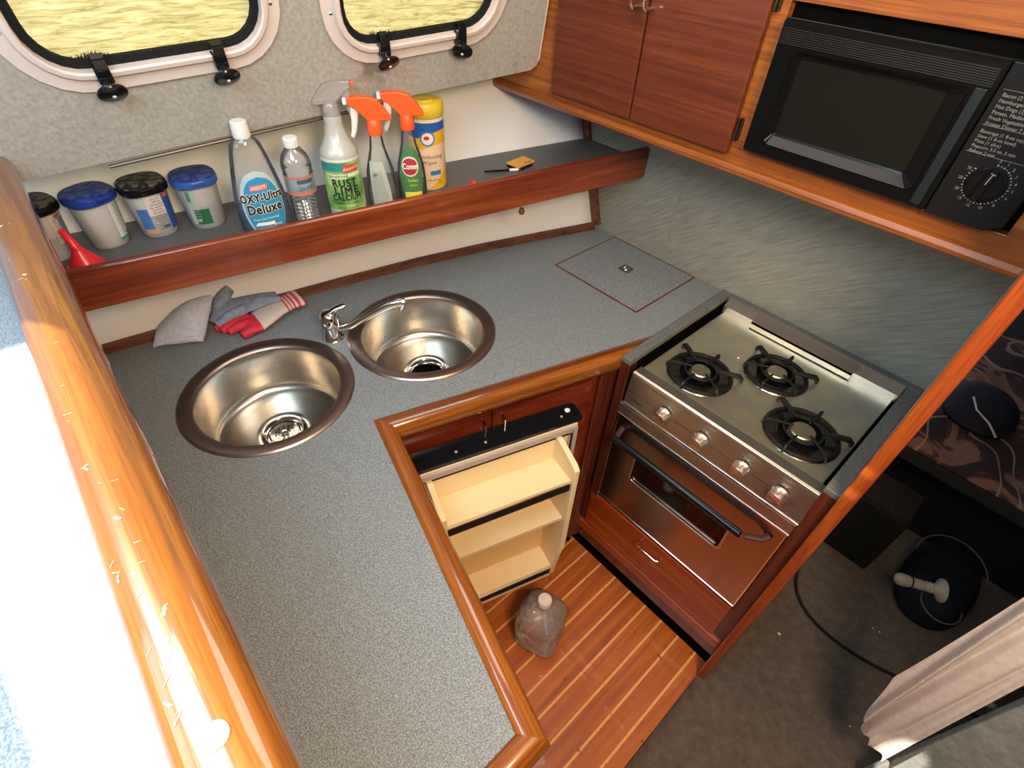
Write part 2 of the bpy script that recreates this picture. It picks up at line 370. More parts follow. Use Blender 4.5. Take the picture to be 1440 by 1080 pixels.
# hull position in plan at three heights
H0 = [(-0.30, -1.30), (-0.05, -1.268), (0.40, -1.203), (0.78, -1.129), (1.09, -1.035), (1.30, -0.968)]
H1 = [(-0.30, -1.36), (0.11, -1.292), (0.31, -1.258), (0.86, -1.150), (1.25, -1.066), (1.30, -1.052)]
def hull(y, z):
    a, b = pl(H0, y), pl(H1, y); return a+(b-a)*(z-0.91)/0.25
FX = lambda y: -1.0655+0.185*y        # front face of the shelf fiddle

# ================================================================== the room
# floors
mb = MB(); mb.box(-0.75, 0.012, -0.4, 0.876, -0.03, 0.0); struct(mb.build('floor', M_floor, smooth=False))
mb = MB(); g = []
random.seed(2)
for i in range(61):
    row = []
    for j in range(41):
        x = 0.013+i*0.04; y = -0.5+j*0.09; row.append((x, y, 0.004+random.uniform(-0.001, 0.001)))
    g.append(row)
mb.sheet(g); struct(mb.build('floor_carpet', M_floorc, solid=0.006))
mb = MB(); mb.box(-1.6, 2.6, -1.6, 3.3, -0.08, -0.035); struct(mb.build('subfloor', M_void, smooth=False))
# hull side (left) behind counter and shelf
mb = MB(); g = []
for z in (0.4, 0.6, 0.8, 0.91, 1.0, 1.08, 1.16, 1.25, 1.34, 1.42, 1.55, 1.75):
    zz = max(z, 0.55); g.append([(hull(y, zz)-(0.0 if z < 1.4 else (z-1.4)*0.5), y, z) for y in [-0.3+0.08*k for k in range(20)]+[1.29]])
mb.sheet(g); struct(mb.build('wall_left', M_hull, solid=0.008))
# bulkhead behind the stove
mb = MB(); mb.box(-1.75, 0.03, 1.275, 1.295, 0.0, 2.05); struct(mb.build('wall_back', M_wall, smooth=False))
mb = MB(); mb.box(-0.7105, -0.7035, 1.2728, 1.2755, 0.91, 1.40); struct(mb.build('trim_1', M_wall, smooth=False, bevel=0.001))
# brown corner molding where hull meets bulkhead
mb = MB()
def cz(z): return hull(1.275, z)
mb.add([(cz(z)+dx, y, z) for z in (0.925, 1.145) for y in (1.262, 1.276) for dx in (-0.004, 0.030)], [(0, 1, 3, 2), (4, 6, 7, 5), (0, 4, 5, 1), (2, 3, 7, 6), (0, 2, 6, 4), (1, 5, 7, 3)])
struct(mb.build('trim_2', M_splash, smooth=False, bevel=0.003))
mb = MB()
mb.add([(cz(z)+dx, y, z) for z in (1.16, 1.36) for y in (1.262, 1.276) for dx in (-0.004, 0.026)], [(0, 1, 3, 2), (4, 6, 7, 5), (0, 4, 5, 1), (2, 3, 7, 6), (0, 2, 6, 4), (1, 5, 7, 3)])
struct(mb.build('trim_3', M_splash, smooth=False, bevel=0.003))
# right-hand partition, seen edge-on: pale laminate inside, teak end post, dark outside
mb = MB(); mb.box(0.0095, 0.030, 0.842, 1.274, 0.0, 2.05); struct(mb.build('wall_right', flat('pale_partition_laminate', (0.42, 0.40, 0.35), 0.5), smooth=False))
mb = MB(); mb.box(0.0085, 0.033, 0.822, 0.8415, 0.0, 2.05); struct(mb.build('trim_4', M_post, bevel=0.004, bseg=3))
# ceiling with gaps added and shaped to throw the sun patches
def back(P, z=2.05):
    P = Vector(P); q = P+SUN*((z-P.z)/SUN.z); return (q.x, q.y)
def loopback(pts): return [back(p) for p in pts]
deck_patch = loopback([(-0.632, -0.180, 1.352), (0.24, -0.092, 1.352), (0.24, -0.046, 1.372), (-0.575, -0.0375, 1.372), (-0.632, -0.068, 1.36)])
curt_patch = loopback([(0.368, 0.86, 0.24), (0.362, 0.86, 0.33), (0.374, 0.86, 0.395), (0.400, 0.86, 0.425), (0.428, 0.86, 0.36), (0.432, 0.86, 0.21)])
post_a = loopback([(-0.01, 0.822, 1.005), (0.05, 0.822, 1.005), (0.05, 0.822, 1.016), (-0.01, 0.822, 1.016)])
post_b = loopback([(-0.01, 0.822, 0.945), (0.05, 0.822, 0.945), (0.05, 0.822, 0.957), (-0.01, 0.822, 0.957)])
def rev_ok(L):
    a = sum(L[i][0]*L[(i+1) % len(L)][1]-L[(i+1) % len(L)][0]*L[i][1] for i in range(len(L)))
    return L if a < 0 else L[::-1]
mb = MB(); mb.poly([[(-1.9, -2.2), (2.6, -2.2), (2.6, 3.3), (-1.9, 3.3)]]+[rev_ok(x) for x in (deck_patch, curt_patch, post_a, post_b)], 2.05, 2.051)
struct(mb.build('ceiling', flat('cream_headliner', (0.52, 0.47, 0.39), 0.7), smooth=False))
# forward cabin shell and the wall behind the photographer
M_cab = flat('dark_cabin_wood', (0.03, 0.016, 0.010), 0.6)
mb = MB(); mb.box(0.03, 2.4, 3.1, 3.13, 0, 2.05); struct(mb.build('wall_forward', M_cab, smooth=False))
mb = MB(); mb.box(2.4, 2.43, -1.4, 3.13, 0, 2.05); struct(mb.build('wall_starboard', M_cab, smooth=False))
mb = MB(); mb.box(-1.9, 2.4, -2.2, -2.17, 0, 2.05); struct(mb.build('wall_aft', flat('aft_wall_cream', (0.50, 0.46, 0.38), 0.7), smooth=False))
# carpet-covered bulkhead beside the doorway (bottom right of the view)
mb = MB(); mb.box(0.425, 2.4, 0.90, 0.925, 0.0, 2.05); struct(mb.build('wall_doorway', M_panelc, smooth=False, bevel=0.004))

# ------------------------------------------------------------------ side deck with its rounded teak cap
capdir = Vector((-1, 0.0195, 0)).normalized()
def capy(x): return -0.0585-(x+0.15)*0.0195          # centre line of the cap
mb = MB(); mb.poly([[(0.30, -0.50), (0.30, capy(0.30)-0.012), (-1.13, capy(-1.13)-0.012), (-1.13, -0.50)][::-1]], 1.335, 1.352)
M_decklam = speckle('pale_blue_grey_laminate', (0.13, 0.165, 0.20), (0.22, 0.265, 0.30), (0.33, 0.38, 0.42), scale=600)
struct(mb.build('side_deck', M_decklam, smooth=False, origin=(0, 0, 0)))
mb = MB(); mb.poly([[(0.30, -0.098), (-1.24, -0.072), (-1.24, -0.10), (0.30, -0.126)][::-1]], 0.0, 1.336)
struct(mb.build('wall_galley_end', M_lam, smooth=False))
prof = []
for k in range(15):
    a = PI*k/14; prof.append((0.0265*math.cos(a), 1.358+0.021*math.sin(a)**0.8 if 0 < k < 14 else 1.358))
prof += [(-0.0265, 1.340), (-0.020, 1.334), (0.020, 1.334), (0.0265, 1.342)]
mb = MB(); N_ = 40; rings = []
for i in range(N_+1):
    x = 0.10-(1.24)*i/N_
    rings.append([(x, capy(x)+o_*1.0, z) for o_, z in prof])
k = len(prof); vs = [q for r in rings for q in r]
mb.add(vs, [(i*k+j, i*k+(j+1) % k, (i+1)*k+(j+1) % k, (i+1)*k+j) for i in range(N_) for j in range(k)]+[tuple(range(k)), tuple(N_*k+j for j in range(k))[::-1]])
cap_rail = tag(mb.build('handrail', M_teak_rail, origin=(0, 0, 0)), 'scuffed varnished teak rail with rounded top along the sunlit side deck', 'rail')
mb = MB(); mb.lathe([(0.0, 1.3795), (0.0075, 1.3795), (0.008, 1.378)], 24, (-0.150, capy(-0.15), 0)); mb.build('plug', wood('pale_plug', (0.45, 0.22, 0.10), (0.58, 0.34, 0.20), (0.66, 0.42, 0.28), DX), cap_rail)
# worn bare scratches on the rail
mb = MB(); random.seed(8)
for k in range(44):
    x = -1.0+random.random()**0.8*0.95; a = random.uniform(1.5, 2.3); L = random.uniform(0.001, 0.008); wd = random.uniform(0.0004, 0.0014); ang = random.uniform(-0.5, 0.5)
    pts = []
    for q in range(5):
        t = (q/4-0.5)*L; xx = x+t*math.cos(ang*3); aa = a+t/0.026*math.sin(ang*3)+random.uniform(-0.03, 0.03)
        pts.append((xx, aa))
    for sgn in (0,):
        vs = []
        for (xx, aa) in pts:
            for dd in (-wd, wd):
                a2 = aa+dd/0.024; vs.append((xx+dd*math.sin(ang), capy(xx)+0.0268*math.cos(a2), 1.3583+0.021*math.sin(a2)**0.8))
        mb.add(vs, [(2*q, 2*q+1, 2*q+3, 2*q+2) for q in range(4)])
mb.build('scuff_marks', flat('bare_scratched_wood', (0.78, 0.60, 0.38), 0.7), cap_rail)['kind'] = 'stuff'

# ------------------------------------------------------------------ carpeted cabin side with two ports
LP = Vector((-1.13, 0, 1.33)); LE = Vector((0.128, 0.990, 0.055)).normalized(); LN = Vector((0.968, -0.112, -0.223)).normalized(); LU = LN.cross(LE).normalized()
if LU.z < 0: LU = -LU
def LPT(s_, t_, o_=0.0): return LP+LE*s_+LU*t_+LN*o_
W1 = (0.088, 0.412, 0.146, 0.300, 0.062); W2 = (0.545, 0.866, 0.114, 0.268, 0.062)
def hole(W, e): return rrect(W[0]-e, W[1]+e, W[2]-e, W[3]+e, W[4]+e)
out = [(-0.14, 0.0)]+[(0.2, 0.001), (0.5, 0.002)]
for k in range(7): a = -PI/2+k*PI/12; out.append((0.983+0.022*math.cos(a), 0.022+0.022*math.sin(a)))
out += [(1.008, 0.72), (-0.14, 0.72)]
mb = MB(); mb.poly([out, hole(W1, 0.014)[::-1], hole(W2, 0.014)[::-1]], -0.030, 0.0, fn=lambda x, y, z: LPT(x, y, z))
struct(mb.build('wall_left_upper', M_liner, smooth=False, bevel=0.004))
# pale piping on the liner's forward edge
mb = MB(); mb.tube([LPT(1.000, 0.006, -0.004), LPT(1.0085, 0.022, -0.004), LPT(1.010, 0.2, -0.004), LPT(1.010, 0.6, -0.004)], 0.0035, 8); struct(mb.build('trim_5', flat('cream_piping', (0.62, 0.54, 0.42), 0.6)))
# thin dark track along the liner's lower edge
mb = MB(); mb.tube([LPT(0.106, -0.010, -0.004), LPT(0.30, -0.008, -0.004), LPT(0.63, -0.006, -0.004)], 0.0032, 8); struct(mb.build('trim_6', flat('brown_metal_track', (0.10, 0.07, 0.06), 0.35, 0.3)))
# outside: film that glows in place of daylight
mb = MB(); mb.poly([rrect(-0.05, 1.0, 0.03, 0.42, 0.02)], -0.072, -0.070, fn=lambda x, y, z: LPT(x, y, z)); fo = mb.build('window_cover', M_cover, smooth=False)
tag(fo, 'glowing yellow-green crinkled film outside the two ports', 'window film')
def port(name, W, latches, fuzz):
    root = bpy.data.objects.new(name, None); C.objects.link(root); root.location = LPT((W[0]+W[1])/2, W[2]-0.03); root['_o'] = tuple(root.location); root['kind'] = 'structure'
    f = lambda x, y, z: LPT(x, y, z)
    mb = MB(); mb.poly([hole(W, 0.034), hole(W, 0.010)[::-1]], 0.0005, 0.005, fn=f); mb.build('flange', M_flange, root, bevel=0.0015)
    # inner frame as a rounded ring
    L = hole(W, 0.008); n = len(L); rows = []
    pr = [(0.0, -0.028), (0.0, 0.012), (0.003, 0.014), (0.009, 0.013), (0.012, 0.009), (0.013, 0.004)]
    for e, z in pr: rows.append([LPT(x, y, z) for x, y in hole(W, 0.002+e)])
    mb = MB(); vs = [q for r in rows for q in r]
    mb.add(vs, [(i*n+j, i*n+(j+1) % n, (i+1)*n+(j+1) % n, (i+1)*n+j) for i in range(len(pr)-1) for j in range(n)]); mb.build('window_frame', M_flange, root)
    mb = MB(); mb.poly([hole(W, 0.0035), hole(W, -0.010)[::-1]], -0.010, -0.002, fn=f); mb.build('gasket', M_blackm, root, bevel=0.001)
    mb = MB(); mb.poly([hole(W, 0.001)], -0.0075, -0.005, fn=f); mb.build('pane', M_pane, root, smooth=False)
    # frayed mould growth on the gasket
    mb = MB(); random.seed(int(W[0]*100))
    for k in range(150):
        s0 = random.uniform(*fuzz); h = random.uniform(0.005, 0.017)*(1-abs((s0-sum(fuzz)/2)/(fuzz[1]-fuzz[0]))*1.2); a = random.uniform(-0.8, 0.8)
        b0 = W[2]+0.0085
        mb.add([LPT(s0-0.0012, b0, -0.0015), LPT(s0+0.0012, b0, -0.0015), LPT(s0+h*math.sin(a), b0+h, -0.0035+0.002*random.random())], [(0, 1, 2)])
    mb.build('mould_tuft', M_blackm, root, smooth=False)
    for (ls, lt_, cant) in latches:
        mb = MB()   # strap hooking the frame
        path = [LPT(ls+0.002, lt_+0.016, 0.004), LPT(ls+0.002, lt_+0.014, 0.016), LPT(ls+0.001, lt_+0.002, 0.021), LPT(ls, lt_-0.008, 0.022), LPT(ls-0.001, lt_-0.020, 0.026)]
        for a, b in zip(path, path[1:]):
            d = (b-a); side = LE*0.0085; nrm = d.cross(LE).normalized()*0.0022
            mb.add([a-side-nrm, a+side-nrm, a+side+nrm, a-side+nrm, b-side-nrm, b+side-nrm, b+side+nrm, b-side+nrm], [(0, 1, 2, 3), (4, 7, 6, 5), (0, 4, 5, 1), (1, 5, 6, 2), (2, 6, 7, 3), (3, 7, 4, 0)])
        for sg in (-1, 1):
            mb.add([LPT(ls+sg*0.0085+dx, lt_+dt, o_) for dx in (-0.0015, 0.0015) for dt, o_ in ((0.004, 0.004), (0.004, 0.022), (-0.016, 0.024), (-0.020, 0.008))], [(0, 1, 2, 3), (4, 7, 6, 5), (0, 4, 5, 1), (1, 5, 6, 2), (2, 6, 7, 3), (3, 7, 4, 0)])
        mb.tube([LPT(ls-0.02, lt_-0.006, 0.010), LPT(ls+0.02, lt_-0.006, 0.010)], 0.0014, 8)
        la = mb.build('latch', M_black, root, bevel=0.0008)
        ax = (LN*0.80-LU*0.60+LE*cant).normalized(); c0 = LPT(ls-0.001, lt_-0.018, 0.024)
        q = Vector((0, 0, 1)).rotation_difference(ax).to_matrix()
        fnk = lambda x, y, z: c0+q@Vector((x, y, z))
        mb = MB(); mb.lathe([(0.0, -0.008), (0.007, -0.008), (0.007, 0.004), (0.012, 0.007), (0.020, 0.009), (0.0215, 0.012), (0.0205, 0.0145), (0.014, 0.0165), (0.0, 0.0175)], 32, fn=fnk)
        kb = mb.build('latch_knob', M_black, la)
        mb = MB(); mb.lathe([(0.0, 0.0192), (0.0022, 0.019), (0.003, 0.0172)], 16, fn=fnk); mb.build('screw', M_white, la)
    # flange screws
    for (a, b) in ((W[1]+0.018, W[2]+0.054), (W[0]-0.018, W[2]+0.060)):
        mb = MB(); q = Vector((0, 0, 1)).rotation_difference(LN).to_matrix(); c1 = LPT(a, b, 0.005)
        mb.lathe([(0.0, 0.0018), (0.002, 0.0015), (0.0034, 0.0)], 14, fn=lambda x, y, z: c1+q@Vector((x, y, z))); mb.build('flange_screw', M_chrome, root)
    return root
port('window_1', W1, [(0.163, 0.148, 0.05), (0.328, 0.142, 0.05)], (0.125, 0.185))
port('window_2', W2, [(0.616, 0.116, 0.05), (0.783, 0.112, -0.45)], (0.575, 0.650))

# ================================================================== counter
A_, B_, C_, D_ = (-0.503, 0.966), (-0.698, 0.294), (-0.110, 0.146), (-0.108, -0.080)
S1 = (-0.909, 0.171); S2 = (-0.873, 0.536)
def circ(c, r, n=48): return [(c[0]+r*math.cos(2*PI*k/n), c[1]+r*math.sin(2*PI*k/n)) for k in range(n)]
edge = [(hull(y, 0.91)+0.006, y) for y in (-0.085, 0.1, 0.3, 0.5, 0.7, 0.9, 1.1, 1.274)]
outer = edge+[(-0.503, 1.274), A_, B_, C_, D_]
top = thing('countertop', 'speckled grey laminate countertop with rounded teak edging, holding two round sinks', 'countertop', (-0.9, 0.5, 0.87))
def ccw(L):
    a = sum(L[i][0]*L[(i+1) % len(L)][1]-L[(i+1) % len(L)][0]*L[i][1] for i in range(len(L))); return L if a > 0 else L[::-1]
mb = MB(); mb.poly([ccw(outer), circ(S1, 0.152)[::-1], circ(S2, 0.152)[::-1]], 0.872, 0.910); mb.build('worktop', M_lam, top, smooth=False)
tp = [(0.0, 0.900), (0.0, 0.9125), (0.004, 0.9165), (0.012, 0.9185), (0.021, 0.9180), (0.029, 0.9140), (0.0345, 0.907), (0.037, 0.897), (0.037, 0.882), (0.034, 0.871), (0.027, 0.865), (0.004, 0.865), (0.004, 0.871), (0.0005, 0.871)]
b1 = (Vector((1, 0, 0)))
path = [D_, C_, B_, A_]
def seg(i, st=None, en=None):
    P = [Vector((*p, 0)) for p in path]; d = [(P[j+1]-P[j]).normalized() for j in range(3)]
    s_n = st or ((d[i-1]+d[i]).normalized() if i > 0 else d[0]); e_n = en or ((d[i]+d[i+1]).normalized() if i < 2 else d[2])
    return sweep(MB(), [path[i], path[i+1]], tp, s_n, e_n)
seg(0).build('edge_trim', wood('teak_trim_end', (0.13, 0.030, 0.005), (0.25, 0.068, 0.009), (0.36, 0.115, 0.016), DY, across=30, rough=0.28, coat=0.9), top)
seg(1).build('edge_trim', M_trim2, top)
seg(2, en=Vector((1, 0, 0))).build('edge_trim', M_trim, top)
# brown strip where counter meets hull
mb = MB(); pr = [(0.0, 0.9105), (0.0, 0.928), (-0.006, 0.932), (-0.014, 0.930), (-0.017, 0.9105)]
sweep(mb, [(hull(y, 0.91)+0.006, y) for y in (-0.085, 0.1, 0.3, 0.5, 0.7, 0.9, 1.1, 1.262)], [(-o_, z) for o_, z in pr]); mb.build('splash_trim', M_splash, top)
# flush hatch lid outlined by a dark inlay
hx0, hx1, hy0, hy1 = -0.889, -0.591, 1.003, 1.270
mb = MB(); mb.poly([[(hx0, hy0), (hx1, hy0), (hx1, hy1), (hx0, hy1)], [(hx0+0.005, hy0+0.005), (hx0+0.005, hy1-0.005), (hx1-0.005, hy1-0.005), (hx1-0.005, hy0+0.005)]], 0.9085, 0.9106)
mb.build('hatch_inlay', M_dark, top, smooth=False)
mb = MB(); mb.poly([rrect(hx0+0.005, hx1-0.005, hy0+0.005, hy1-0.005, 0.001, 1)], 0.9090, 0.9112); lid = mb.build('hatch_lid', M_lam, top, smooth=False)
mb = MB(); mb.poly([rrect(-0.762, -0.726, 1.130, 1.166, 0.004)], 0.9112, 0.9122); lt = mb.build('latch_plate', flat('brushed_latch_plate', (0.36, 0.32, 0.27), 0.35, 1), lid, smooth=False)
mb = MB(); mb.lathe([(0.008, 0.9122), (0.008, 0.914), (0.0, 0.9145)], 20, (-0.744, 1.148, 0)); mb.tube([(-0.752, 1.150, 0.916), (-0.744, 1.148, 0.919), (-0.737, 1.147, 0.916)], 0.0022, 8); mb.build('latch_ring', M_chrome, lid)

# sinks
def sink(c, label, strainer):
    t = thing('round_sink', label, 'sink', (c[0], c[1], 0.785), group='round stainless sinks in the counter')
    cc = (c[0], c[1], 0)
    mb = MB(); mb.lathe([(0.1755, 0.9105), (0.1755, 0.9125), (0.172, 0.9155), (0.165, 0.9160), (0.152, 0.9135), (0.1475, 0.9120), (0.1445, 0.9085)], 72, cc)
    mb.build('rim', M_rim, t)
    mb = MB(); pr = [(0.1448, 0.9090), (0.1435, 0.904), (0.1425, 0.890), (0.1415, 0.815), (0.1395, 0.800), (0.132, 0.7915), (0.120, 0.7885), (0.105, 0.7875), (0.060, 0.7860), (0.050, 0.7850), (0.046, 0.7800), (0.044, 0.774)]
    mb.lathe(pr, 72, cc); mb.build('bowl', M_sink, t, angle=1.2)
    mb = MB(); mb.lathe([(0.0475, 0.7855), (0.0465, 0.7885), (0.043, 0.7885), (0.040, 0.785), (0.036, 0.779), (0.034, 0.765), (0.0, 0.765)], 40, cc); dr = mb.build('drain', M_chrome, t)
    if strainer:
        mb = MB(); mb.lathe([(0.032, 0.779), (0.030, 0.782), (0.024, 0.780), (0.008, 0.777), (0.006, 0.784), (0.0, 0.785)], 32, cc); stn = mb.build('strainer', M_sink, t)
        mb = MB()
        for r, n in ((0.012, 6), (0.019, 11)):
            for k in range(n): mb.lathe([(0.0, 0.7812), (0.0018, 0.7810)], 8, (c[0]+r*math.cos(2*PI*k/n), c[1]+r*math.sin(2*PI*k/n), 0))
        mb.build('strainer_holes', M_void, stn)
    else:
        mb = MB(); mb.lathe([(0.033, 0.7675), (0.0, 0.7670)], 32, cc); mb.build('drain_opening', M_void, dr)
    return t
sink(S1, 'round stainless sink nearest the side rail, with a perforated strainer in its drain', True)
sink(S2, 'round stainless sink under the faucet spout, further from the rail', False)

# faucet between the sinks
fx, fy = -0.985, 0.362
t = thing('faucet', 'small chrome single-lever faucet with a low angled spout between the two sinks', 'faucet', (fx, fy, 0.9105))
mb = MB(); mb.lathe([(0.0, 0.9105), (0.0245, 0.9105), (0.0245, 0.914), (0.021, 0.918), (0.0195, 0.930), (0.0195, 0.948), (0.021, 0.951), (0.0, 0.951)], 36, (fx, fy, 0)); mb.build('body', M_chrome, t)
mb = MB(); mb.lathe([(0.021, 0.952), (0.0225, 0.957), (0.0225, 0.968), (0.020, 0.978), (0.013, 0.985), (0.0, 0.988)], 36, (fx, fy, 0)); hd = mb.build('handle', M_chrome, t)
dl = Vector((0.35, 0.93, 0)).normalized()
mb = MB(); p0 = Vector((fx, fy, 0.980)); mb.tube([p0, p0+dl*0.018+Vector((0, 0, 0.010)), p0+dl*0.034+Vector((0, 0, 0.014)), p0+dl*0.040+Vector((0, 0, 0.014))], [0.010, 0.0085, 0.008, 0.006], 14, flat=0.6); mb.build('lever', M_chrome, hd)
ds = (Vector((-0.893, 0.500, 0))-Vector((fx, fy, 0))).normalized()
mb = MB(); b0 = Vector((fx, fy, 0.938)); L = (Vector((-0.893, 0.500, 0))-Vector((fx, fy, 0))).length
mb.tube([b0+ds*0.012, b0+ds*0.045+Vector((0, 0, 0.006)), b0+ds*(L*0.70)+Vector((0, 0, 0.047)), b0+ds*(L*0.82)+Vector((0, 0, 0.057)), b0+ds*(L-0.004)+Vector((0, 0, 0.064)), b0+ds*(L+0.006)+Vector((0, 0, 0.062))], [0.0095, 0.0095, 0.0095, 0.0100, 0.0105, 0.0100], 18)
sp = mb.build('spout', M_chrome, t)
e0 = b0+ds*L; mb = MB(); mb.lathe([(0.0085, 1.000), (0.0095, 0.990), (0.0095, 0.982), (0.008, 0.980), (0.0, 0.982)], 20, (e0.x, e0.y, 0)); mb.build('aerator', M_chrome, sp)

# ------------------------------------------------------------------ cabinet under the sinks (face towards the stove side)
def F(d, o_, z): v = FDV*d+FNV*(-0.755+o_); return (v.x, v.y, z)
t = thing('sink_cabinet', 'dark red mahogany cabinet under the sink counter, behind the fridge door', 'cabinet', F(0.35, -0.05, 0.0))
mb = MB(); mb.box(0.07, 0.665, -0.03, 0.0, 0.10, 0.872, fn=F); mb.build('carcass', M_dark, t, smooth=False)
mb = MB(); mb.box(0.618, 0.672, 0.0, 0.012, 0.10, 0.866, fn=F); mb.build('stile', M_darkz, t, smooth=False, bevel=0.002)
for (d0, d1, hd_) in ((0.10, 0.3275, 0.309), (0.335, 0.598, 0.357)):
    mb = MB(); mb.box(d0, d1, 0.0, 0.012, 0.30, 0.838, fn=F); dr = mb.build('door', M_dark, t, smooth=False, bevel=0.003)
    mb = MB(); mb.tube([F(hd_, 0.010, 0.826), F(hd_, 0.030, 0.822), F(hd_, 0.030, 0.790), F(hd_, 0.010, 0.784)], 0.0022, 8); mb.build('wire_pull', M_chrome, dr)
mb = MB(); mb.box(0.07, 0.66, -0.02, 0.006, 0.16, 0.20, fn=F); mb.build('bottom_rail', M_dark, t, smooth=False, bevel=0.003)
mb = MB(); mb.box(0.07, 0.66, -0.03, -0.022, 0.0, 0.165, fn=F); mb.build('toe_kick', M_void, t, smooth=False)

# ------------------------------------------------------------------ fridge in the peninsula with its door open
PV = Vector((0.9697, -0.2442, 0)); PN = Vector((0.2442, 0.9697, 0))
def G(d, o_, z): v = Vector((-0.698, 0.294, 0))+PV*d+PN*o_; return (v.x, v.y, z)
fr = thing('refrigerator', 'built-in refrigerator under the peninsula, its cream door with shelves standing open', 'refrigerator', G(0.32, -0.05, 0.0))
mb = MB(); mb.box(0.06, 0.59, -0.20, -0.005, 0.02, 0.866, fn=G); mb.build('cabinet_body', M_dark, fr, smooth=False)
mb = MB(); mb.box(0.085, 0.50, -0.004, 0.001, 0.20, 0.80, fn=G); mb.build('opening_liner', M_cream, fr, smooth=False)
def K(d, o_, z): v = FDV*(0.1345+d)+FNV*(-0.675+o_); return (v.x, v.y, z)
mb = MB(); mb.box(-0.012, 0.39, -0.050, -0.006, 0.19, 0.795, fn=K); dp = mb.build('door_panel', M_blackm, fr, smooth=False, bevel=0.003)
mb = MB(); L = rrect(-0.014, 0.402, -0.054, 0.0, 0.010, 5); mb.poly([L], 0.795, 0.805, fn=K); ts = mb.build('door_top_cap', M_black, fr, smooth=False, bevel=0.002)
mb = MB()
for (a, b, r) in ((0.376, -0.034, 0.0065),): 
    q = Vector(K(a, b, 0)); mb.lathe([(r, 0.8048), (r, 0.8072), (r*0.55, 0.808), (r*0.4, 0.8065), (0, 0.8065)], 20, (q.x, q.y, 0))
mb.build('hinge_bush', M_white, ts)
for (a, b) in ((0.161, -0.020), (0.092, -0.020), (0.354, -0.022)):
    q = Vector(K(a, b, 0)); mb = MB(); mb.lathe([(0.0032, 0.8048), (0.0028, 0.8064), (0, 0.8068)], 12, (q.x, q.y, 0)); mb.build('cap_screw', M_gasket, ts)
mb = MB(); mb.box(-0.008, 0.388, -0.007, 0.0, 0.19, 0.792, fn=K); ip = mb.build('inner_panel', M_cream, fr, smooth=False, bevel=0.002)
# gasket: double-lipped frame round the inner panel
mb = MB()
for e, o0, o1, wd in ((0.0, 0.0, 0.007, 0.010), (0.013, 0.0, 0.004, 0.008)):
    a0, a1, z0, z1 = -0.006+e, 0.386-e, 0.192+e, 0.790-e
    fnr = lambda x, y, z: K(x, z, y)
    mb.poly([rrect(a0, a1, z0, z1, 0.006, 3), rrect(a0+wd, a1-wd, z0+wd, z1-wd, 0.005, 3)[::-1]], o0, o1, fn=fnr)
mb.build('gasket', M_gasket, fr, smooth=False, bevel=0.0015)
mb = MB(); mb.poly([rrect(0.000, 0.374, 0.205, 0.768, 0.004, 3), rrect(0.004, 0.370, 0.209, 0.764, 0.004, 3)[::-1]], 0.003, 0.0045, fn=lambda x, y, z: K(x, z, y)); mb.build('gasket_groove', M_blackm, fr, smooth=False)
# moulded side cheeks
ch = [(0.0, 0.768), (0.012, 0.772), (0.085, 0.757), (0.097, 0.748), (0.097, 0.400), (0.088, 0.385), (0.090, 0.375), (0.084, 0.330), (0.072, 0.225), (0.060, 0.210), (0.0, 0.210)]
for u in (0.012, 0.330):
    mb = MB(); n = len(ch)
    mb.add([K(u+dx, o_, z) for dx in (0, 0.014) for o_, z in ch], [tuple(range(n)), tuple(range(n, 2*n))[::-1]]+[(i, (i+1) % n, n+(i+1) % n, n+i) for i in range(n)]); mb.build('side_cheek', M_cream, fr, smooth=False, bevel=0.002)
def bin_(zb, zf, dep, hgt, zs0, zs1):
    mb = MB(); mb.add([K(u, o_, z) for u in (0.02, 0.335) for o_, z in ((0.0, zb), (dep, zf), (dep, zf+0.006), (0.0, zb+0.006))], [(0, 1, 2, 3), (4, 7, 6, 5), (0, 4, 5, 1), (1, 5, 6, 2), (2, 6, 7, 3), (3, 7, 4, 0)])
    mb.box(0.02, 0.335, dep-0.004, dep, zf-hgt, zf+0.004, fn=K)
    b = mb.build('shelf_bin', M_cream, fr, smooth=False, bevel=0.001)
    if zs1 > zs0:
        mb = MB(); mb.box(0.026, 0.329, dep, dep+0.003, zs0, zs1, fn=K); mb.build('black_strip', M_blackm, b, smooth=False)
        mb = MB(); mb.box(0.026, 0.329, dep, dep+0.004, zs1, zs1+0.003, fn=K); mb.build('chrome_edge', M_chrome, b, smooth=False)
bin_(0.685, 0.700, 0.086, 0.040, 0.668, 0.697)
bin_(0.525, 0.535, 0.080, 0.006, 0, 0)
bin_(0.262, 0.264, 0.068, 0.060, 0.228, 0.256)
mb = MB(); mb.box(0.026, 0.33, 0.0005, 0.003, 0.275, 0.52, fn=K); mb.build('ribbed_back_panel', flat('ribbed_cream', (0.78, 0.50, 0.22), 0.5, bump=0.6, bscale=90), fr, smooth=False)

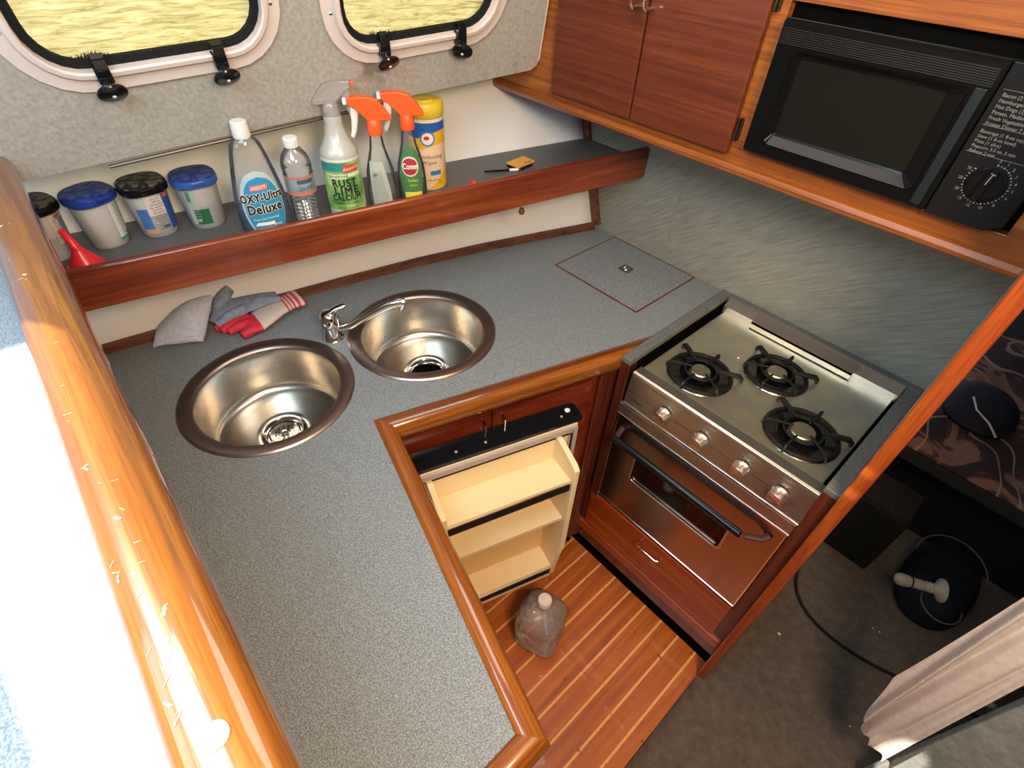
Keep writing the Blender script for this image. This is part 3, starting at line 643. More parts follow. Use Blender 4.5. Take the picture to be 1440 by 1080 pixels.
# ------------------------------------------------------------------ stove
st = thing('gas_stove', 'stainless steel marine gas stove with three burners and an oven below', 'stove', (-0.245, 1.05, 0.38))
yf = 0.838
mb = MB(); mb.poly([rrect(-0.4775, -0.019, 0.845, 1.262, 0.001, 1)], 0.38, 0.872); mb.build('body', M_void, st, smooth=False)
mb = MB()       # recessed top
mb.box(-0.463, -0.026, 0.868, 1.226, 0.876, 0.8845); ck = mb.build('cooktop', M_steelp, st, smooth=False, bevel=0.002)
mb = MB(); mb.box(-0.466, -0.022, 1.222, 1.226, 0.8845, 0.905)
mb.add([(-0.468, 1.223, 0.900), (-0.022, 1.223, 0.900), (-0.022, 1.250, 0.917), (-0.468, 1.250, 0.917), (-0.468, 1.225, 0.896), (-0.022, 1.225, 0.896), (-0.022, 1.252, 0.913), (-0.468, 1.252, 0.913)], [(0, 1, 2, 3), (4, 7, 6, 5), (0, 4, 5, 1), (2, 6, 7, 3), (0, 3, 7, 4), (1, 5, 6, 2)])
mb.build('back_ledge', M_steel, st, smooth=False)
mb = MB(); mb.box(-0.381, -0.123, 1.2135, 1.2220, 0.8875, 0.9060); mb.add([(-0.381, 1.2135, 0.906), (-0.123, 1.2135, 0.906), (-0.123, 1.243, 0.9185), (-0.381, 1.243, 0.9185), (-0.381, 1.2135, 0.900), (-0.123, 1.2135, 0.900), (-0.123, 1.243, 0.910), (-0.381, 1.243, 0.910)], [(0, 1, 2, 3), (4, 7, 6, 5), (0, 4, 5, 1), (2, 6, 7, 3), (0, 3, 7, 4), (1, 5, 6, 2)]); mb.build('vent_cover', M_steel, st, smooth=False)
mb = MB(); mb.box(-0.381, -0.123, 1.2145, 1.2220, 0.8846, 0.8875); mb.build('vent_slot', M_void, st, smooth=False)
# grey rim framing the stove opening
mb = MB(); mb.box(-0.503, -0.476, 0.838, 1.274, 0.900, 0.916); mb.box(-0.476, 0.009, 1.2525, 1.274, 0.902, 0.917); mb.box(-0.0195, 0.009, 0.838, 1.2525, 0.902, 0.916)
fr_ = mb.build('surround_frame', M_lamrim, st, smooth=False, bevel=0.002)
mb = MB(); mb.box(-0.4774, -0.4752, 0.868, 1.2522, 0.873, 0.903); mb.build('gap_shadow', M_void, st, smooth=False)  # black strips stand in for the shadow gap beside the cooktop
mb = MB(); mb.box(-0.0206, -0.0188, 0.868, 1.2522, 0.873, 0.903); mb.build('gap_shadow', M_void, st, smooth=False)
mb = MB(); mb.box(-0.503, -0.4775, 0.8385, 1.26, 0.375, 0.9005); mb.build('side_panel', M_darkz, st, smooth=False, bevel=0.002)
mb = MB(); mb.box(-0.0190, 0.0085, 0.8385, 1.26, 0.375, 0.9020); mb.build('side_panel', M_darkz, st, smooth=False, bevel=0.002)
# front lip + sloping control panel
mb = MB()
pr = [(0.872, 0.888), (0.846, 0.8895), (0.8405, 0.887), (0.8390, 0.880), (0.8390, 0.874), (0.845, 0.872), (0.872, 0.872)]
n = len(pr); mb.add([(x, y, z) for x in (-0.4665, -0.016) for y, z in pr], [tuple(range(n)), tuple(range(n, 2*n))[::-1]]+[(i, (i+1) % n, n+(i+1) % n, n+i) for i in range(n)]); mb.build('front_lip', M_steel, st, smooth=False, bevel=0.001)
mb = MB(); pr = [(0.843, 0.874), (0.8355, 0.790), (0.8375, 0.787), (0.860, 0.787), (0.860, 0.874)]; n = len(pr)
mb.add([(x, y, z) for x in (-0.4690, -0.0165) for y, z in pr], [tuple(range(n)), tuple(range(n, 2*n))[::-1]]+[(i, (i+1) % n, n+(i+1) % n, n+i) for i in range(n)]); cp = mb.build('control_panel', M_steel, st, smooth=False, bevel=0.001)
def PY(z): return 0.8355+(z-0.790)*(0.0075/0.084)
mb = MB(); mb.box(-0.469, -0.017, 0.8340, 0.8352, 0.7880, 0.7915); mb.build('panel_bead', M_chrome, cp, smooth=False)
mb = MB()
xs = [-0.466, -0.385, -0.339, -0.285, -0.239, -0.185, -0.139, -0.099]
for a, b in zip(xs[0::2], xs[1::2]): mb.add([(a, PY(0.832)-0.0003, 0.8316), (b, PY(0.832)-0.0003, 0.8316), (b, PY(0.832)-0.0003, 0.8326), (a, PY(0.832)-0.0003, 0.8326)], [(0, 1, 2, 3)])
for kx in (-0.362, -0.262, -0.162, -0.076):
    for a in range(5):
        aa = PI*0.25+a*PI*0.125; r0, r1 = 0.020, 0.0225+0.002*(a % 2)
        p = [(kx+r*math.cos(aa+da), PY(0.83)-0.0004, 0.832+r*math.sin(aa+da)) for r, da in ((r0, -0.025), (r0, 0.025), (r1, 0.025), (r1, -0.025))]
        mb.add(p, [(0, 1, 2, 3)])
for dx, dz, tx in ((-0.060, 0.0, None),): pass
def ptext(s_, size, x, z, bold=0.0, mbx=None, mat=None, align='CENTER'):
    vs, fs = text_geo(s_, size, bold, align); mbx.add(vs, fs, lambda a, b, c: (x+a, PY(z+b)-0.0004, z+b))
for kx, s_ in ((-0.362, 'OFF'), (-0.262, 'OFF'), (-0.162, 'OFF'), (-0.076, 'OFF')):
    ptext(s_, 0.0055, kx-0.010, 0.857, 0, mb); ptext('LITE', 0.0045, kx+0.012, 0.857, 0, mb)
for i, s_ in enumerate(('500', '450', '400', '350')): ptext(s_, 0.0045, -0.102+0.003*i, 0.823-0.007*i, 0, mb)
for i, s_ in enumerate(('BROIL', '250', '300')): ptext(s_, 0.0045, -0.046-0.006*i, 0.829-0.008*i, 0, mb)
vs, fs = text_geo('Princess', 0.011, 0.0001, 'LEFT', shear=0.35); mb.add(vs, fs, lambda a, b, c: (-0.455+a, PY(0.813)-0.0004, 0.813+b))
vs, fs = text_geo('MARINE', 0.005, 0, 'LEFT', 1.3); mb.add(vs, fs, lambda a, b, c: (-0.425+a, PY(0.802)-0.0004, 0.802+b))
mb.build('panel_lettering', M_ink, cp, smooth=False)
M_knobface = flat('machined_knob', (0.88, 0.74, 0.66), 0.30, 1)
for i, kx in enumerate((-0.362, -0.262, -0.162, -0.076)):
    kz = 0.832; q = Matrix.Rotation(PI/2+0.09, 3, 'X'); c0 = Vector((kx, PY(kz)-0.0003, kz))
    fnk = lambda x, y, z: c0+q@Vector((x, y, z))
    mb = MB(); mb.lathe([(0.0195, 0.0), (0.0195, 0.004), (0.0172, 0.008), (0.0165, 0.021), (0.0150, 0.0225), (0.013, 0.0222)], 36, fn=fnk); kb = mb.build('control_knob', M_knobface, st, angle=0.5)
    mb = MB()      # turned face in wedges that catch light differently
    for k in range(16):
        a0 = 2*PI*k/16; a1 = 2*PI*(k+1)/16; zz = (0.0222, 0.0215)
        mb.add([fnk(0, 0, 0.0212), fnk(0.0132*math.cos(a0), 0.0132*math.sin(a0), 0.0222+0.0006*math.sin(4*a0)), fnk(0.0132*math.cos(a1), 0.0132*math.sin(a1), 0.0222+0.0006*math.sin(4*a1))], [(0, 1, 2)])
    mb.build('knob_face', M_knobface, kb, smooth=False)
# oven door
mb = MB(); mb.poly([rrect(-0.4765, -0.0200, 0.398, 0.778, 0.002, 2), rrect(-0.394, -0.121, 0.552, 0.660, 0.014)[::-1]], -0.8480, -0.8375, fn=lambda x, y, z: (x, -z, y))
M_door = steel('oven_door_stainless', (0.46, 0.40, 0.36), 0.22, DX, brushed=0.0, var=0.01)
od = mb.build('oven_door', M_door, st, smooth=False, bevel=0.001)
mb = MB(); mb.box(-0.4775, -0.019, 0.8355, 0.8440, 0.748, 0.7835)
mb.build('door_top_band', M_steel, od, smooth=False, bevel=0.001)
mb = MB(); mb.box(-0.4775, -0.019, 0.8345, 0.8375, 0.7445, 0.7485); mb.build('door_bead', M_chrome, od, smooth=False)
mb = MB(); mb.box(-0.4765, -0.4735, 0.8360, 0.838, 0.398, 0.745); mb.box(-0.0235, -0.0205, 0.8360, 0.838, 0.398, 0.745); mb.box(-0.4765, -0.0205, 0.8360, 0.838, 0.397, 0.400); mb.build('door_edge_bead', M_chrome, od, smooth=False)
mb = MB(); mb.poly([rrect(-0.398, -0.117, 0.548, 0.664, 0.017), rrect(-0.392, -0.123, 0.554, 0.658, 0.012)[::-1]], -0.8376, -0.8350, fn=lambda x, y, z: (x, -z, y)); mb.build('window_bezel', flat('satin_bezel', (0.80, 0.68, 0.58), 0.30, 1), od, smooth=False, bevel=0.0008)
mb = MB(); mb.poly([rrect(-0.392, -0.123, 0.554, 0.658, 0.012)], -0.842, -0.840, fn=lambda x, y, z: (x, -z, y)); mb.build('oven_window', M_ovenglass, od, smooth=False)
mb = MB(); mb.box(-0.41, -0.105, 0.8445, 0.8447, 0.545, 0.668); mb.build('oven_cavity', flat('dark_oven_inside', (0.045, 0.032, 0.025), 0.5), od, smooth=False)
mb = MB()      # rack wires behind the glass
zz = 0.640; pts = []; x = -0.385
while x < -0.13:
    pts += [(x, 0.8435, zz), (x+0.022, 0.8435, zz-0.002), (x+0.024, 0.8435, zz-0.010), (x+0.030, 0.8435, zz-0.013), (x+0.038, 0.8435, zz-0.011), (x+0.040, 0.8435, zz-0.003)]; x += 0.052; zz -= 0.0015
mb.tube(pts, 0.0010, 6); mb.tube([(-0.39, 0.8437, 0.578), (-0.125, 0.8437, 0.574)], 0.0008, 6)
for xx in (-0.33, -0.27, -0.20): mb.tube([(xx, 0.8437, 0.655), (xx+0.004, 0.8437, 0.60)], 0.0007, 6)
mb.build('oven_rack', flat('rack_wire', (0.55, 0.45, 0.36), 0.3, 0.8), od)
M_brk = flat('bronze_bracket', (0.045, 0.018, 0.012), 0.4, 0.0, spec=0.12)
mb = MB(); mb.tube([(-0.452, 0.8375, 0.708), (-0.450, 0.822, 0.700), (-0.447, 0.806, 0.693)], 0.008, 10, flat=0.7); mb.build('handle_bracket', M_brk, od)
mb = MB(); mb.tube([(-0.047, 0.8375, 0.708), (-0.055, 0.824, 0.700), (-0.085, 0.808, 0.694)], 0.008, 10, flat=0.7); mb.build('handle_bracket', M_brk, od)
mb = MB(); mb.tube([(-0.458, 0.8045, 0.692), (-0.454, 0.8045, 0.692), (-0.094, 0.8045, 0.692), (-0.090, 0.8045, 0.692)], [0.007, 0.0098, 0.0098, 0.007], 20); mb.build('oven_handle', M_black, od)
# burners
M_bowl = steel('dark_burner_bowl', (0.20, 0.17, 0.13), 0.25, DX, brushed=0.0)
def burner(bx, by, r, cap_r, rot, k0):
    cc = (bx, by, 0)
    mb = MB(); mb.lathe([(r+0.005, 0.8846), (r+0.003, 0.8870), (r-0.001, 0.8872), (r-0.005, 0.8858), (r*0.74, 0.8850), (r*0.60, 0.8848)], 48, cc)
    bn = mb.build('burner', M_bowl, st)
    mb = MB(); mb.lathe([(r*0.64, 0.8853), (0.0, 0.8853)], 40, cc); mb.build('burner_well', M_void, bn)
    mb = MB(); mb.lathe([(cap_r+0.006, 0.8786), (cap_r+0.005, 0.884), (cap_r, 0.886), (cap_r, 0.894), (cap_r-0.002, 0.8965), (cap_r-0.005, 0.8972), (0.0, 0.8975)], 40, cc); mb.build('burner_cap', M_alu, bn, angle=0.5)
    mb = MB(); R = r*0.97; ri = cap_r+0.013
    mb.tube([(bx+R*math.cos(2*PI*k/40), by+R*math.sin(2*PI*k/40), 0.8885) for k in range(40)], 0.0040, 8, closed=True)
    mb.tube([(bx+ri*math.cos(2*PI*k/32), by+ri*math.sin(2*PI*k/32), 0.8965) for k in range(32)], 0.0030, 8, closed=True)
    for k in range(6):
        a = rot+k*PI/3; d = Vector((math.cos(a), math.sin(a), 0)); c0 = Vector((bx, by, 0))
        tip = r*(1.26 if k in k0 else 1.08); inn = r*(0.30 if k % 2 else 0.44)
        pts = [c0+d*inn+Vector((0, 0, 0.9035)), c0+d*(r*0.85)+Vector((0, 0, 0.9035)), c0+d*(tip*0.93)+Vector((0, 0, 0.9025)), c0+d*tip+Vector((0, 0, 0.897)), c0+d*(tip+0.001)+Vector((0, 0, 0.8875))]
        wd = 0.0058 if k in k0 else 0.0032
        mb.tube(pts, [0.0024, wd, wd*1.15, wd*0.9, wd*0.7], 8)
        mb.tube([c0+d*R+Vector((0, 0, 0.8885)), c0+d*(R-0.002)+Vector((0, 0, 0.902))], 0.0028, 6)
    mb.build('pan_grate', M_iron, bn)
burner(-0.363, 0.960, 0.072, 0.023, math.radians(30), (0, 2))
burner(-0.244, 1.098, 0.069, 0.023, math.radians(30), (0, 2))
burner(-0.116, 0.966, 0.074, 0.026, math.radians(28), (0, 2))
mb = MB(); mb.lathe([(0.0028, 0.8846), (0.0022, 0.886), (0, 0.8864)], 12, (-0.335, 1.085, 0)); mb.build('top_screw', M_white, st)

# ------------------------------------------------------------------ cabinet under the stove
t = thing('stove_base_cabinet', 'dark mahogany base below the stove with one wide drawer', 'cabinet', (-0.26, 0.95, 0.0))
mb = MB(); mb.box(-0.520, 0.0085, 0.852, 1.25, 0.10, 0.378); mb.build('carcass', M_darkz, t, smooth=False)
mb = MB(); mb.box(-0.500, -0.021, 0.841, 0.852, 0.208, 0.376); dr = mb.build('drawer', M_darkx, t, smooth=False, bevel=0.003)
mb = MB(); mb.tube([(-0.302, 0.842, 0.352), (-0.302, 0.820, 0.352), (-0.296, 0.816, 0.350), (-0.236, 0.816, 0.350), (-0.230, 0.820, 0.352), (-0.230, 0.842, 0.352)], 0.0022, 8); mb.build('wire_pull', M_chrome, dr)
mb = MB(); mb.box(-0.535, 0.0085, 0.840, 0.860, 0.163, 0.202); mb.build('bottom_rail', M_darkx, t, smooth=False, bevel=0.004)
mb = MB(); mb.box(-0.55, 0.0085, 0.8775, 0.885, 0.0005, 0.165); mb.build('toe_kick', M_void, t, smooth=False)  # kick coloured black for the shade under the overhang

# ================================================================== hull shelf
t = thing('hull_shelf', 'long grey-topped shelf along the hull with a deep mahogany fiddle board', 'shelf', (-1.05, 0.6, 1.116))
ys = [-0.088, 0.1, 0.3, 0.5, 0.7, 0.9, 1.1, 1.272]
mb = MB(); mb.poly([ccw([(hull(y, 1.155)+0.005, y) for y in ys]+[(FX(y)-0.014, y) for y in ys[::-1]])], 1.144, 1.160); mb.build('shelf_board', M_lamd, t, smooth=False)
mb = MB(); pr = [(0.0, 1.117), (0.0, 1.192), (-0.004, 1.196), (-0.013, 1.196), (-0.016, 1.192), (-0.016, 1.117)]
sweep(mb, [(FX(-0.088), -0.088), (FX(1.272), 1.272)], pr, Vector((0, 1, 0)), Vector((0, 1, 0))); mb.build('fiddle', M_fid, t, smooth=False, bevel=0.0015)
mb = MB(); mb.lathe([(0.0, 1.100), (0.006, 1.102), (0.008, 1.108), (0.005, 1.117)], 20, (-0.898, 0.870, 0)); mb.build('bumper_knob', M_splash, t)

# ================================================================== upper cabinet and microwave
yc = 1.0
t = thing('wall_cabinet', 'teak wall cabinet above the stove, two doors and a microwave bay', 'cabinet', (-0.55, 1.13, 1.314))
fx3 = lambda x, y, z: (x, -z, y)
mb = MB(); mb.poly([[(-1.165, 1.338), (0.0082, 1.330), (0.0082, 2.04), (-1.165, 2.04)], [(-0.454, 1.3655), (-0.454, 1.587), (-0.034, 1.587), (-0.034, 1.3655)]], -1.018, -1.0, fn=fx3); mb.build('face_frame', M_cabf, t, smooth=False, bevel=0.001)
mb = MB(); mb.box(-1.165, 0.0082, 1.020, 1.272, 1.322, 1.334); mb.box(-1.165, -1.150, 1.020, 1.272, 1.334, 2.04); mb.box(-0.475, -0.456, 1.018, 1.272, 1.334, 2.04); mb.build('carcass', M_dark, t, smooth=False)
mb = MB()     # rounded lower rail
pr = [(1.020, 1.314), (0.998, 1.314), (0.992, 1.318), (0.990, 1.325), (0.993, 1.333), (0.999, 1.337), (1.020, 1.337)]; n = len(pr)
xs = [(-1.178, 0.75), (-1.176, 0.9), (-1.170, 1.0), (0.0082, 1.0)]
vs = []
for x, k in xs:
    for y, z in pr: vs.append((x, 1.008+(y-1.008)*k, 1.3255+(z-1.3255)*k))
mb.add(vs, [tuple(range(n)), tuple(range((len(xs)-1)*n, len(xs)*n))[::-1]]+[(j*n+i, j*n+(i+1) % n, (j+1)*n+(i+1) % n, (j+1)*n+i) for j in range(len(xs)-1) for i in range(n)])
mb.build('bottom_rail', M_cabf, t)
for (x0, x1, z0, px_, hx) in ((-0.942, -0.7115, 1.349, -0.729, None), (-0.7075, -0.478, 1.349, -0.699, -0.476)):
    mb = MB(); mb.box(x0, x1, 0.985, 0.9995, z0, 1.86); d = mb.build('door', M_cabd, t, smooth=False, bevel=0.003)
    mb = MB(); mb.tube([(px_, 0.987, 1.545), (px_, 0.962, 1.544), (px_, 0.958, 1.549), (px_, 0.958, 1.632), (px_, 0.962, 1.637), (px_, 0.987, 1.638)], 0.0038, 10); mb.build('pull', M_chrome, d)
    if hx:
        for hz in (1.392, 1.590):
            mb = MB(); mb.poly([rrect(hx+0.0006, hx+0.0085, hz-0.020, hz+0.020, 0.0035)], -0.9996, -0.997, fn=fx3); mb.tube([(hx+0.001, 0.9935, hz-0.019), (hx+0.001, 0.9935, hz+0.019)], 0.0028, 8)
            for q in (-0.012, 0, 0.012): mb.lathe([(0.0018, 0), (0.0012, 0.0008), (0, 0.001)], 8, fn=lambda x, y, z: (hx+0.0055+x, 0.9968-z, hz+q+y))
            mb.build('hinge', M_brass, d)
# microwave
M_mw = flat('microwave_black', (0.005, 0.005, 0.005), 0.14, spec=0.16)
mw = thing('microwave', 'black countertop microwave with a rotary dial, built into the wall cabinet', 'microwave', (-0.25, 1.1, 1.3665))
mb = MB(); mb.box(-0.4535, -0.0345, 1.019, 1.262, 1.336, 1.592); mb.build('bay_lining', M_void, t, smooth=False)
mb = MB(); mb.poly([[(-0.446, 1.3675), (-0.060, 1.3675), (-0.0415, 1.378), (-0.0415, 1.5685), (-0.446, 1.5685)]], -1.0185, -0.986, fn=fx3); hs = mb.build('housing', M_mw, mw, smooth=False, bevel=0.002)
W0, W1_ = -0.400, -0.190; Z0, Z1 = 1.409, 1.519
def ringpoly(mb, outer, inner):
    n = len(outer); mb.add([fx3(x, y, z) for x, y, z in outer]+[fx3(x, y, z) for x, y, z in inner], [(i, (i+1) % n, n+(i+1) % n, n+i) for i in range(n)])
mb = MB()      # door: flat surround, raised rim, chamfer down to the glass
def loop(x0, x1, z0, z1, r, dep): return [(x, y, dep) for x, y in rrect(x0, x1, z0, z1, r, 5)]
Ls = [loop(-0.4445, -0.1405, 1.3695, 1.5665, 0.004, -0.986), loop(-0.4445, -0.1405, 1.3695, 1.5665, 0.004, -0.977), loop(-0.4415, -0.1435, 1.3720, 1.5640, 0.004, -0.974),
      loop(-0.412, -0.166, 1.3895, 1.5330, 0.010, -0.974), loop(-0.410, -0.168, 1.3920, 1.5310, 0.010, -0.970), loop(W0-0.004, W1_+0.004, Z0-0.004, Z1+0.004, 0.005, -0.9795), loop(W0, W1_, Z0, Z1, 0.003, -0.981)]
for a, b in zip(Ls, Ls[1:]): ringpoly(mb, a, b)
md = mb.build('door', M_mw, mw, angle=0.35)
mb = MB(); mb.poly([rrect(W0, W1_, Z0, Z1, 0.002, 2)], -0.9835, -0.9815, fn=fx3); mb.build('door_window', flat('dark_mesh_glass', (0.010, 0.0095, 0.008), 0.16, spec=0.22), md, smooth=False)
mb = MB()
for k in range(8): mb.box(-0.440, -0.146, 0.9722, 0.9742, 1.5360+0.0028*k, 1.5372+0.0028*k)
mb.build('grooves', flat('groove_black', (0.02, 0.018, 0.016), 0.3, spec=0.5), md, smooth=False)
mb = MB(); mb.box(-0.1615, -0.1480, 0.9718, 0.9742, 1.376, 1.533); mb.build('handle_recess', flat('blue_black_plastic', (0.008, 0.012, 0.014), 0.35), md, smooth=False, bevel=0.001)
mb = MB(); mb.poly([[(-0.1385, 1.3690), (-0.061, 1.3690), (-0.0428, 1.380), (-0.0428, 1.5670), (-0.1385, 1.5670)]], -0.986, -0.9775, fn=fx3); pn = mb.build('control_panel', flat('satin_black', (0.008, 0.008, 0.009), 0.35, spec=0.2), mw, smooth=False, bevel=0.0015)
mb = MB()
lines = ['Bacon (2 slices)', 'Hamburgers (2)', 'Hot Dogs (2)', 'Potato, Medium 2', 'Fresh Vegetables', 'Frozen Dinner 7 oz']
z = 1.5335
def rule(z): mb.add([(-0.1330, 0.9773, z), (-0.0480, 0.9773, z), (-0.0480, 0.9773, z+0.0004), (-0.1330, 0.9773, z+0.0004)], [(0, 1, 2, 3)])
rule(1.5365)
for s_ in lines: 
    vs, fs = text_geo(s_, 0.0062, 0, 'LEFT'); mb.add(vs, fs, lambda a, b, c: (-0.1305+a, 0.9772, z-0.003+b)); z -= 0.0068
rule(z+0.0012); z -= 0.003
for s_ in ['Beverage (1 8-oz cup)', 'Stew (1 8-oz bowl)', 'Pizza (1 slice)', 'Popcorn 3.5 oz, 5 min', 'Reheat 2 min']:
    vs, fs = text_geo(s_, 0.0058, 0, 'LEFT'); mb.add(vs, fs, lambda a, b, c: (-0.1305+a, 0.9772, z-0.003+b)); z -= 0.0062
rule(z+0.0012)
dx_, dz_ = -0.0895, 1.4265
for k in range(35):
    a = PI*0.5-0.0-k*2*PI/40; r = 0.0262; px2, pz2 = dx_+r*math.cos(a), dz_+r*math.sin(a); q = 0.0007 if k % 2 else 0.0010
    mb.add([(px2-q, 0.9772, pz2-q), (px2+q, 0.9772, pz2-q), (px2+q, 0.9772, pz2+q), (px2-q, 0.9772, pz2+q)], [(0, 1, 2, 3)])
for s_, k in (('0', 0), ('1', 2), ('2', 4), ('3', 6), ('4', 8), ('5', 10), ('6', 12), ('8', 15), ('10', 18), ('12', 21), ('15', 24), ('20', 27), ('25', 30), ('30', 33)):
    a = PI*0.5-k*2*PI/40; vs, fs = text_geo(s_, 0.0055); mb.add(vs, fs, lambda x, y, z_: (dx_+0.0315*math.cos(a)+x, 0.9772, dz_+0.0315*math.sin(a)+y))
mb.build('panel_lettering', M_inkw, pn, smooth=False)
q = Matrix.Rotation(PI/2, 3, 'X'); c0d = Vector((dx_, 0.9775, dz_))
mb = MB(); mb.lathe([(0.0235, 0.0), (0.0235, 0.003), (0.0215, 0.006), (0.0205, 0.006), (0.0195, 0.004), (0.0, 0.004)], 40, fn=lambda x, y, z: c0d+q@Vector((x, y, z))); dlp = mb.build('timer_dial', M_black, mw, angle=0.4)
mb = MB(); mb.box(-0.0045, 0.0045, -0.0195, 0.0195, 0.004, 0.016, fn=lambda x, y, z: c0d+q@(Matrix.Rotation(-0.15, 3, 'Z')@Vector((x, y, z)))); mb.build('dial_grip', M_black, dlp, smooth=False, bevel=0.0015)
mb = MB(); mb.box(-0.0006, 0.0006, 0.004, 0.019, 0.0160, 0.0165, fn=lambda x, y, z: c0d+q@(Matrix.Rotation(-0.15, 3, 'Z')@Vector((x, y, z)))); mb.build('pointer_line', M_inkw, dlp, smooth=False)
mb = MB(); mb.box(-0.440, -0.142, 0.990, 0.9995, 1.3655, 1.3672); mb.build('trim_strip', flat('pale_metal_strip', (0.6, 0.45, 0.38), 0.3, 0.8), mw, smooth=False)

# ================================================================== things on the shelf
SZ = 1.1602
def at(x, y, yaw_off=0.0): return (x, y, SZ), math.atan2(-x, y)+0+yaw_off       # local -y looks at the photographer
def surf(prof, u, v, off):
    """point on a lofted body at arc length u from the front, height v; prof rows (z, a, b)"""
    for (z0, a0, b0), (z1, a1, b1) in zip([p[:3] for p in prof], [p[:3] for p in prof[1:]]):
        if v <= z1 or (z1 == prof[-1][0]): k = 0 if z1 == z0 else (v-z0)/(z1-z0); a = a0+(a1-a0)*k; b = b0+(b1-b0)*k; break
    f = u/a
    return Vector((a*math.sin(f), -b*math.cos(f), v))+Vector((math.sin(f)/a, -math.cos(f)/b, 0)).normalized()*off
def label(mb, prof, outline, off, nu=14, nv=10):
    """outline: function v01 -> (u0, u1, z)"""
    g = []
    for j in range(nv+1):
        u0, u1, z = outline(j/nv); g.append([surf(prof, u0+(u1-u0)*i/nu, z, off) for i in range(nu+1)])
    mb.sheet(g)
def band(u0, u1, z0, z1): return lambda t: (u0, u1, z0+(z1-z0)*t)
def oval(cu, cz_, ru, rz): return lambda t: (cu-ru*math.sqrt(max(0, 1-(2*t-1)**2))-1e-5, cu+ru*math.sqrt(max(0, 1-(2*t-1)**2))+1e-5, cz_+rz*(2*t-1))
def ltext(mb, prof, s_, size, u, z, off, bold=0.0, slope=0.0, sx=1.0, space=1.0, shear=0):
    vs, fs = text_geo(s_, size, 0.0, 'CENTER', space, shear)
    sh = [(0, 0)] if bold < 0.0003 else [(bold*math.cos(k*PI/4), bold*math.sin(k*PI/4)) for k in range(8)]
    for k, (du, dz) in enumerate(sh): mb.add(vs, fs, lambda a, b, c: surf(prof, u+a*sx+du, z+b+a*slope+dz, off+k*0.000012))

# clear bottle of blue cleaner
B1 = [(0.0, 0.046, 0.027), (0.006, 0.049, 0.030), (0.03, 0.0505, 0.031), (0.06, 0.050, 0.031), (0.09, 0.0465, 0.030), (0.12, 0.0405, 0.028), (0.15, 0.0335, 0.024), (0.17, 0.0275, 0.020), (0.178, 0.021, 0.017), (0.182, 0.0145, 0.0145)]
loc, yw = at(-1.056, 0.314); t = thing('dish_soap_bottle', 'clear flattened bottle with blue liquid and OXY-Ultra Deluxe label, white cap', 'bottle', loc, yw+0.05, local=True); t.scale = (0.97, 0.95, 1.065)
mb = MB(); mb.loft([(z, a, b, 2.0) for z, a, b in B1], 44); mb.build('bottle_body', M_clear, t)
mb = MB(); mb.loft([(z, a-0.0015, b-0.0015, 2.0) for z, a, b in [(0.002,)+B1[0][1:]]+B1[1:4]+[(0.064, 0.0496, 0.031)]], 44); mb.build('blue_liquid', flat('blue_liquid', (0.01, 0.08, 0.20), 0.15), t)
mb = MB(); mb.loft([(0.181, 0.0150, 0.0150), (0.184, 0.0158, 0.0158), (0.199, 0.0152, 0.0152), (0.206, 0.0145, 0.0145), (0.2075, 0.013, 0.013)], 32); mb.build('cap', M_white, t)
mb = MB(); label(mb, B1, oval(0.0, 0.070, 0.0425, 0.062), 0.0006, 18, 24); lb = mb.build('label', flat('label_pale_edge', (0.42, 0.50, 0.50), 0.4), t)
mb = MB(); label(mb, B1, oval(0.002, 0.066, 0.0385, 0.056), 0.0010, 18, 24); mb.build('label_blue', flat('label_blue', (0.03, 0.25, 0.42), 0.4), lb)
mb = MB(); label(mb, B1, lambda t_: (-0.018+0.004*t_, 0.014+0.004*t_, 0.099+0.009*t_), 0.0014, 6, 2); mb.build('label_logo', flat('label_pink', (0.80, 0.16, 0.16), 0.4), lb)
mb = MB(); ltext(mb, B1, 'AWESOME', 0.0080, -0.001, 0.1035, 0.0018, 0.0001, 0.08, 0.72); ltext(mb, B1, 'Power Oxy Technology', 0.0056, -0.001, 0.0475, 0.0018, 0, 0.05, 0.9); ltext(mb, B1, 'Spring', 0.0066, 0.017, 0.0345, 0.0018, 0, 0.05); ltext(mb, B1, 'Fresh', 0.0066, 0.017, 0.0285, 0.0018, 0, 0.05)
mb.build('white_lettering', M_white, lb, smooth=False)
mb = MB(); label(mb, B1, lambda t_: (-0.026+0.006*t_, 0.012, 0.0345+0.006*t_), 0.0014, 10, 2); mb.build('white_swoosh', M_white, lb)
mb = MB(); ltext(mb, B1, 'OXY-Ultra', 0.0200, 0.001, 0.0860, 0.0016, 0.0018, 0.05, 0.90, 1.06); ltext(mb, B1, 'Deluxe', 0.0235, 0.001, 0.0655, 0.0016, 0.0019, 0.05, 0.94, 1.06); mb.build('lettering_halo', M_white, lb, smooth=False)
mb = MB(); ltext(mb, B1, 'OXY-Ultra', 0.0200, 0.001, 0.0860, 0.0020, 0.0008, 0.05, 0.90, 1.06); ltext(mb, B1, 'Deluxe', 0.0235, 0.001, 0.0655, 0.0020, 0.0009, 0.05, 0.94, 1.06); mb.build('black_lettering', M_ink, lb, smooth=False)

